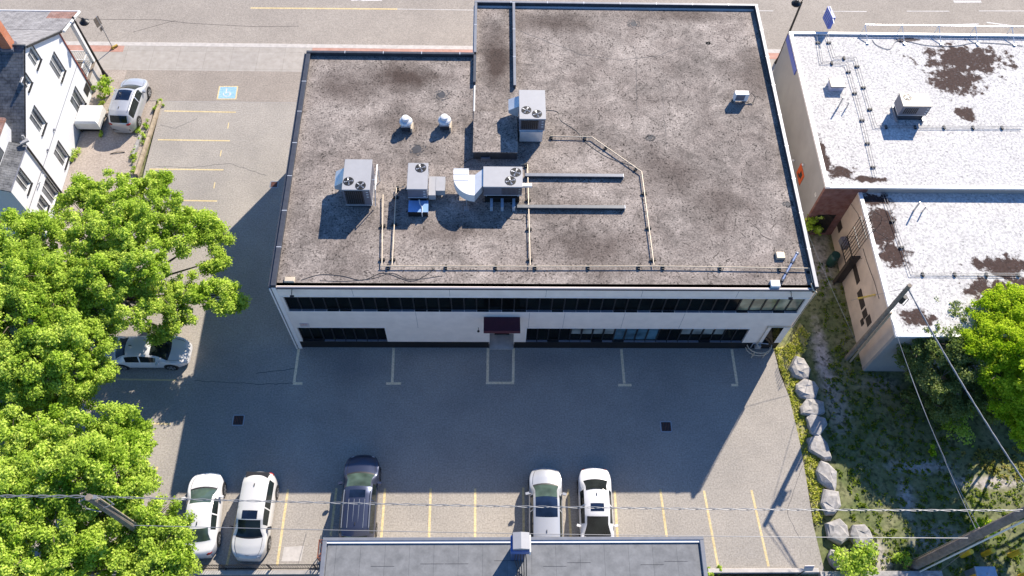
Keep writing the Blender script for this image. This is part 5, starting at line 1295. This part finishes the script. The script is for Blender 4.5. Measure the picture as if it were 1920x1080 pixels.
TF = [(1860, 590, 4.8, 1.2), (1900, 570, 5, 1.2), (1835, 640, 4.8, 1.0), (1890, 650, 5.2, 1.5), (1930, 620, 5, 1.4), (1870, 700, 4.6, 1.1), (1925, 720, 4.8, 1.4), (1895, 760, 4.2, 1.0), (1930, 800, 4, 1.1)]
tree('tree', 'lime yellow tree at the right edge beside the dark tree', G(1930, 800, GZ), TF, leafY, .12, 140, .44, 1.15)
tree('tree', 'tall tree past the right edge shading the lawn by the bollards', G(2080, 900, GZ), [(1985, 700, 7, 1.8), (2060, 680, 7.5, 2), (1975, 640, 6.5, 1.3), (2120, 740, 7.5, 2)], leafY, .2, 70, .6, 1.0)
def bush(label, px, py, z, r, mat, n=7, leaf=.14, nper=60, name='bush', group=None, sp=1.):
    g = G(px, py, z * .5); t = thing(name, label, 'bush', (g.x, g.y, max(GZ, 0 if g.x < 20 else GZ)), 0, group); off = Vector(t.location)
    cs = []; rs = []; m = MB()
    for k in range(n):
        a = random.uniform(0, 6.28); q = r * random.uniform(.1, .9) * sp; c = (g.x + q * math.cos(a), g.y + q * math.sin(a), off.z + z * random.uniform(.35, .95)); cs.append(c); rs.append(r * random.uniform(.25, .5))
        m.tube([off, (off.x * .5 + c[0] * .5, off.y * .5 + c[1] * .5, c[2] * .6), c], [.03, .02, .01], 4)
    m.build('stem', bark, t); leaves_mesh('foliage', cs, rs, nper, leaf, mat, t, off)
bush('bright green shrub at the front corner of the white house porch', 199, 166, 1.4, .75, leafA, 12)
bush('green shrub in the shaded gap between office and white roofed building', 1523, 418, 2.2, .75, leafA, 14, .2)
bush('round green bush over the boulders at the bottom edge', 1608, 1050, 1.4, 1.1, leafA, 22, .17, 80)
bush('low green shrub behind the dark tree on the shaded lawn', 1790, 790, 1.2, 1.4, leafA, 18, .17)
bush('small lime shrub on the shaded lawn left of the tree', 1710, 745, .9, .9, leafD, 10, .15)
bush('yellow green shrub above the dark pole', 1850, 985, .8, .7, leafY, 9, .14)
bush('small green weed at the foot of the dark pole', 1700, 1050, .5, .6, leafA, 8, .12)
bush('tiny yellow shrub under the sagging cable', 1752, 845, .6, .35, leafY, 5, .12)
bush('small plant at the right corner of the grey roofed building', 1332, 1068, .5, .3, leafA, 5, .1)
bush('small plant in the lot kerb by the stall line end', 1351, 1066, .4, .25, leafA, 5, .1)
WL = ['weed clump just below the porch shrub by the house corner', 'second weed clump down from the porch shrub, by the house wall', 'weed clump between the storage box and the silver crossover', 'small weed clump at the front foot of the storage box',
      'upper weed tuft against the house wall below the storage box', 'lower weed tuft against the house wall below the storage box', 'weed clump at the street end of the timber edging', 'weed clump second from the street end of the timber edging',
      'weed clump third from the street end of the timber edging', 'large weed clump beside the concrete block', 'weed clump on the street side of the concrete block', 'weed clump below the concrete block, on its driveway side',
      'weed clump near the tree end of the timber edging', 'last weed clump of the timber edging, at the tree crown']
for k, (px, py, r) in enumerate(((192, 180, .4), (190, 200, .35), (213, 210, .4), (190, 255, .25), (143, 290, .4), (138, 300, .3), (303, 195, .3), (293, 205, .3), (275, 235, .35), (268, 262, .45), (262, 245, .3), (256, 285, .35), (250, 300, .4), (252, 320, .3))):
    g = G(px, py); cs = [(g.x + random.uniform(-r, r) * .6, g.y + random.uniform(-r, r), .1 + random.random() * .12) for _ in range(6)]
    t = thing('weed_clump', WL[k], 'weeds', (g.x, g.y, 0), 0, 'weeds along the house wall' if px < 230 else 'weeds along the timber edging')
    leaves_mesh('foliage', cs, [r * .4] * 6, 30, .1, leafA, t, Vector((g.x, g.y, 0)))
# grass: blades as one uncountable mass per patch
def grass(name, polys, n, size, mat, z=GZ, tb=None):
    pts = []
    for poly in polys:
        P_ = [G(*q, z) for q in poly]; xs = [p.x for p in P_]; ys = [p.y for p in P_]
        A_ = abs(sum(P_[i].x * P_[(i + 1) % len(P_)].y - P_[(i + 1) % len(P_)].x * P_[i].y for i in range(len(P_)))) / 2
        want = int(n * A_); c = 0
        while c < want:
            x = random.uniform(min(xs), max(xs)); y = random.uniform(min(ys), max(ys)); ins = False; j = len(P_) - 1
            for i in range(len(P_)):
                if (P_[i].y > y) != (P_[j].y > y) and x < (P_[j].x - P_[i].x) * (y - P_[i].y) / (P_[j].y - P_[i].y) + P_[i].x: ins = not ins
                j = i
            if ins: pts.append((x, y, z + .04)); c += 1
    o = leaves_mesh(name, pts, [.16] * len(pts), 9, size, mat, flat=.35, up=.3, tintb=tb)
    return tag(o, kind='stuff')
grass('grass', [[(1452, 655), (1485, 640), (1500, 610), (1515, 625), (1500, 700), (1530, 800), (1545, 900), (1550, 960), (1528, 985), (1512, 900), (1500, 830), (1480, 745)]], 38, .12, leafmat('grass_strip', (.24, .30, .03), (.52, .54, .07), (.75, .68, .25)), z=-.1)
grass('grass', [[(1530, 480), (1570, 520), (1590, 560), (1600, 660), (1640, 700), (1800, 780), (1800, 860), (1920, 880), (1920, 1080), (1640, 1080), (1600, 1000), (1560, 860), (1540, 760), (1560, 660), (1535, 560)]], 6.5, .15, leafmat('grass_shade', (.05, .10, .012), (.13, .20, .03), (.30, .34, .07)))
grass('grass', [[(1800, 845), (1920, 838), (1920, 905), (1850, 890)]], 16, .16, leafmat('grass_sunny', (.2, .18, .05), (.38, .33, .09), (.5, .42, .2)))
# ------------------------------------------------------------------ labels must be unique on the setting too
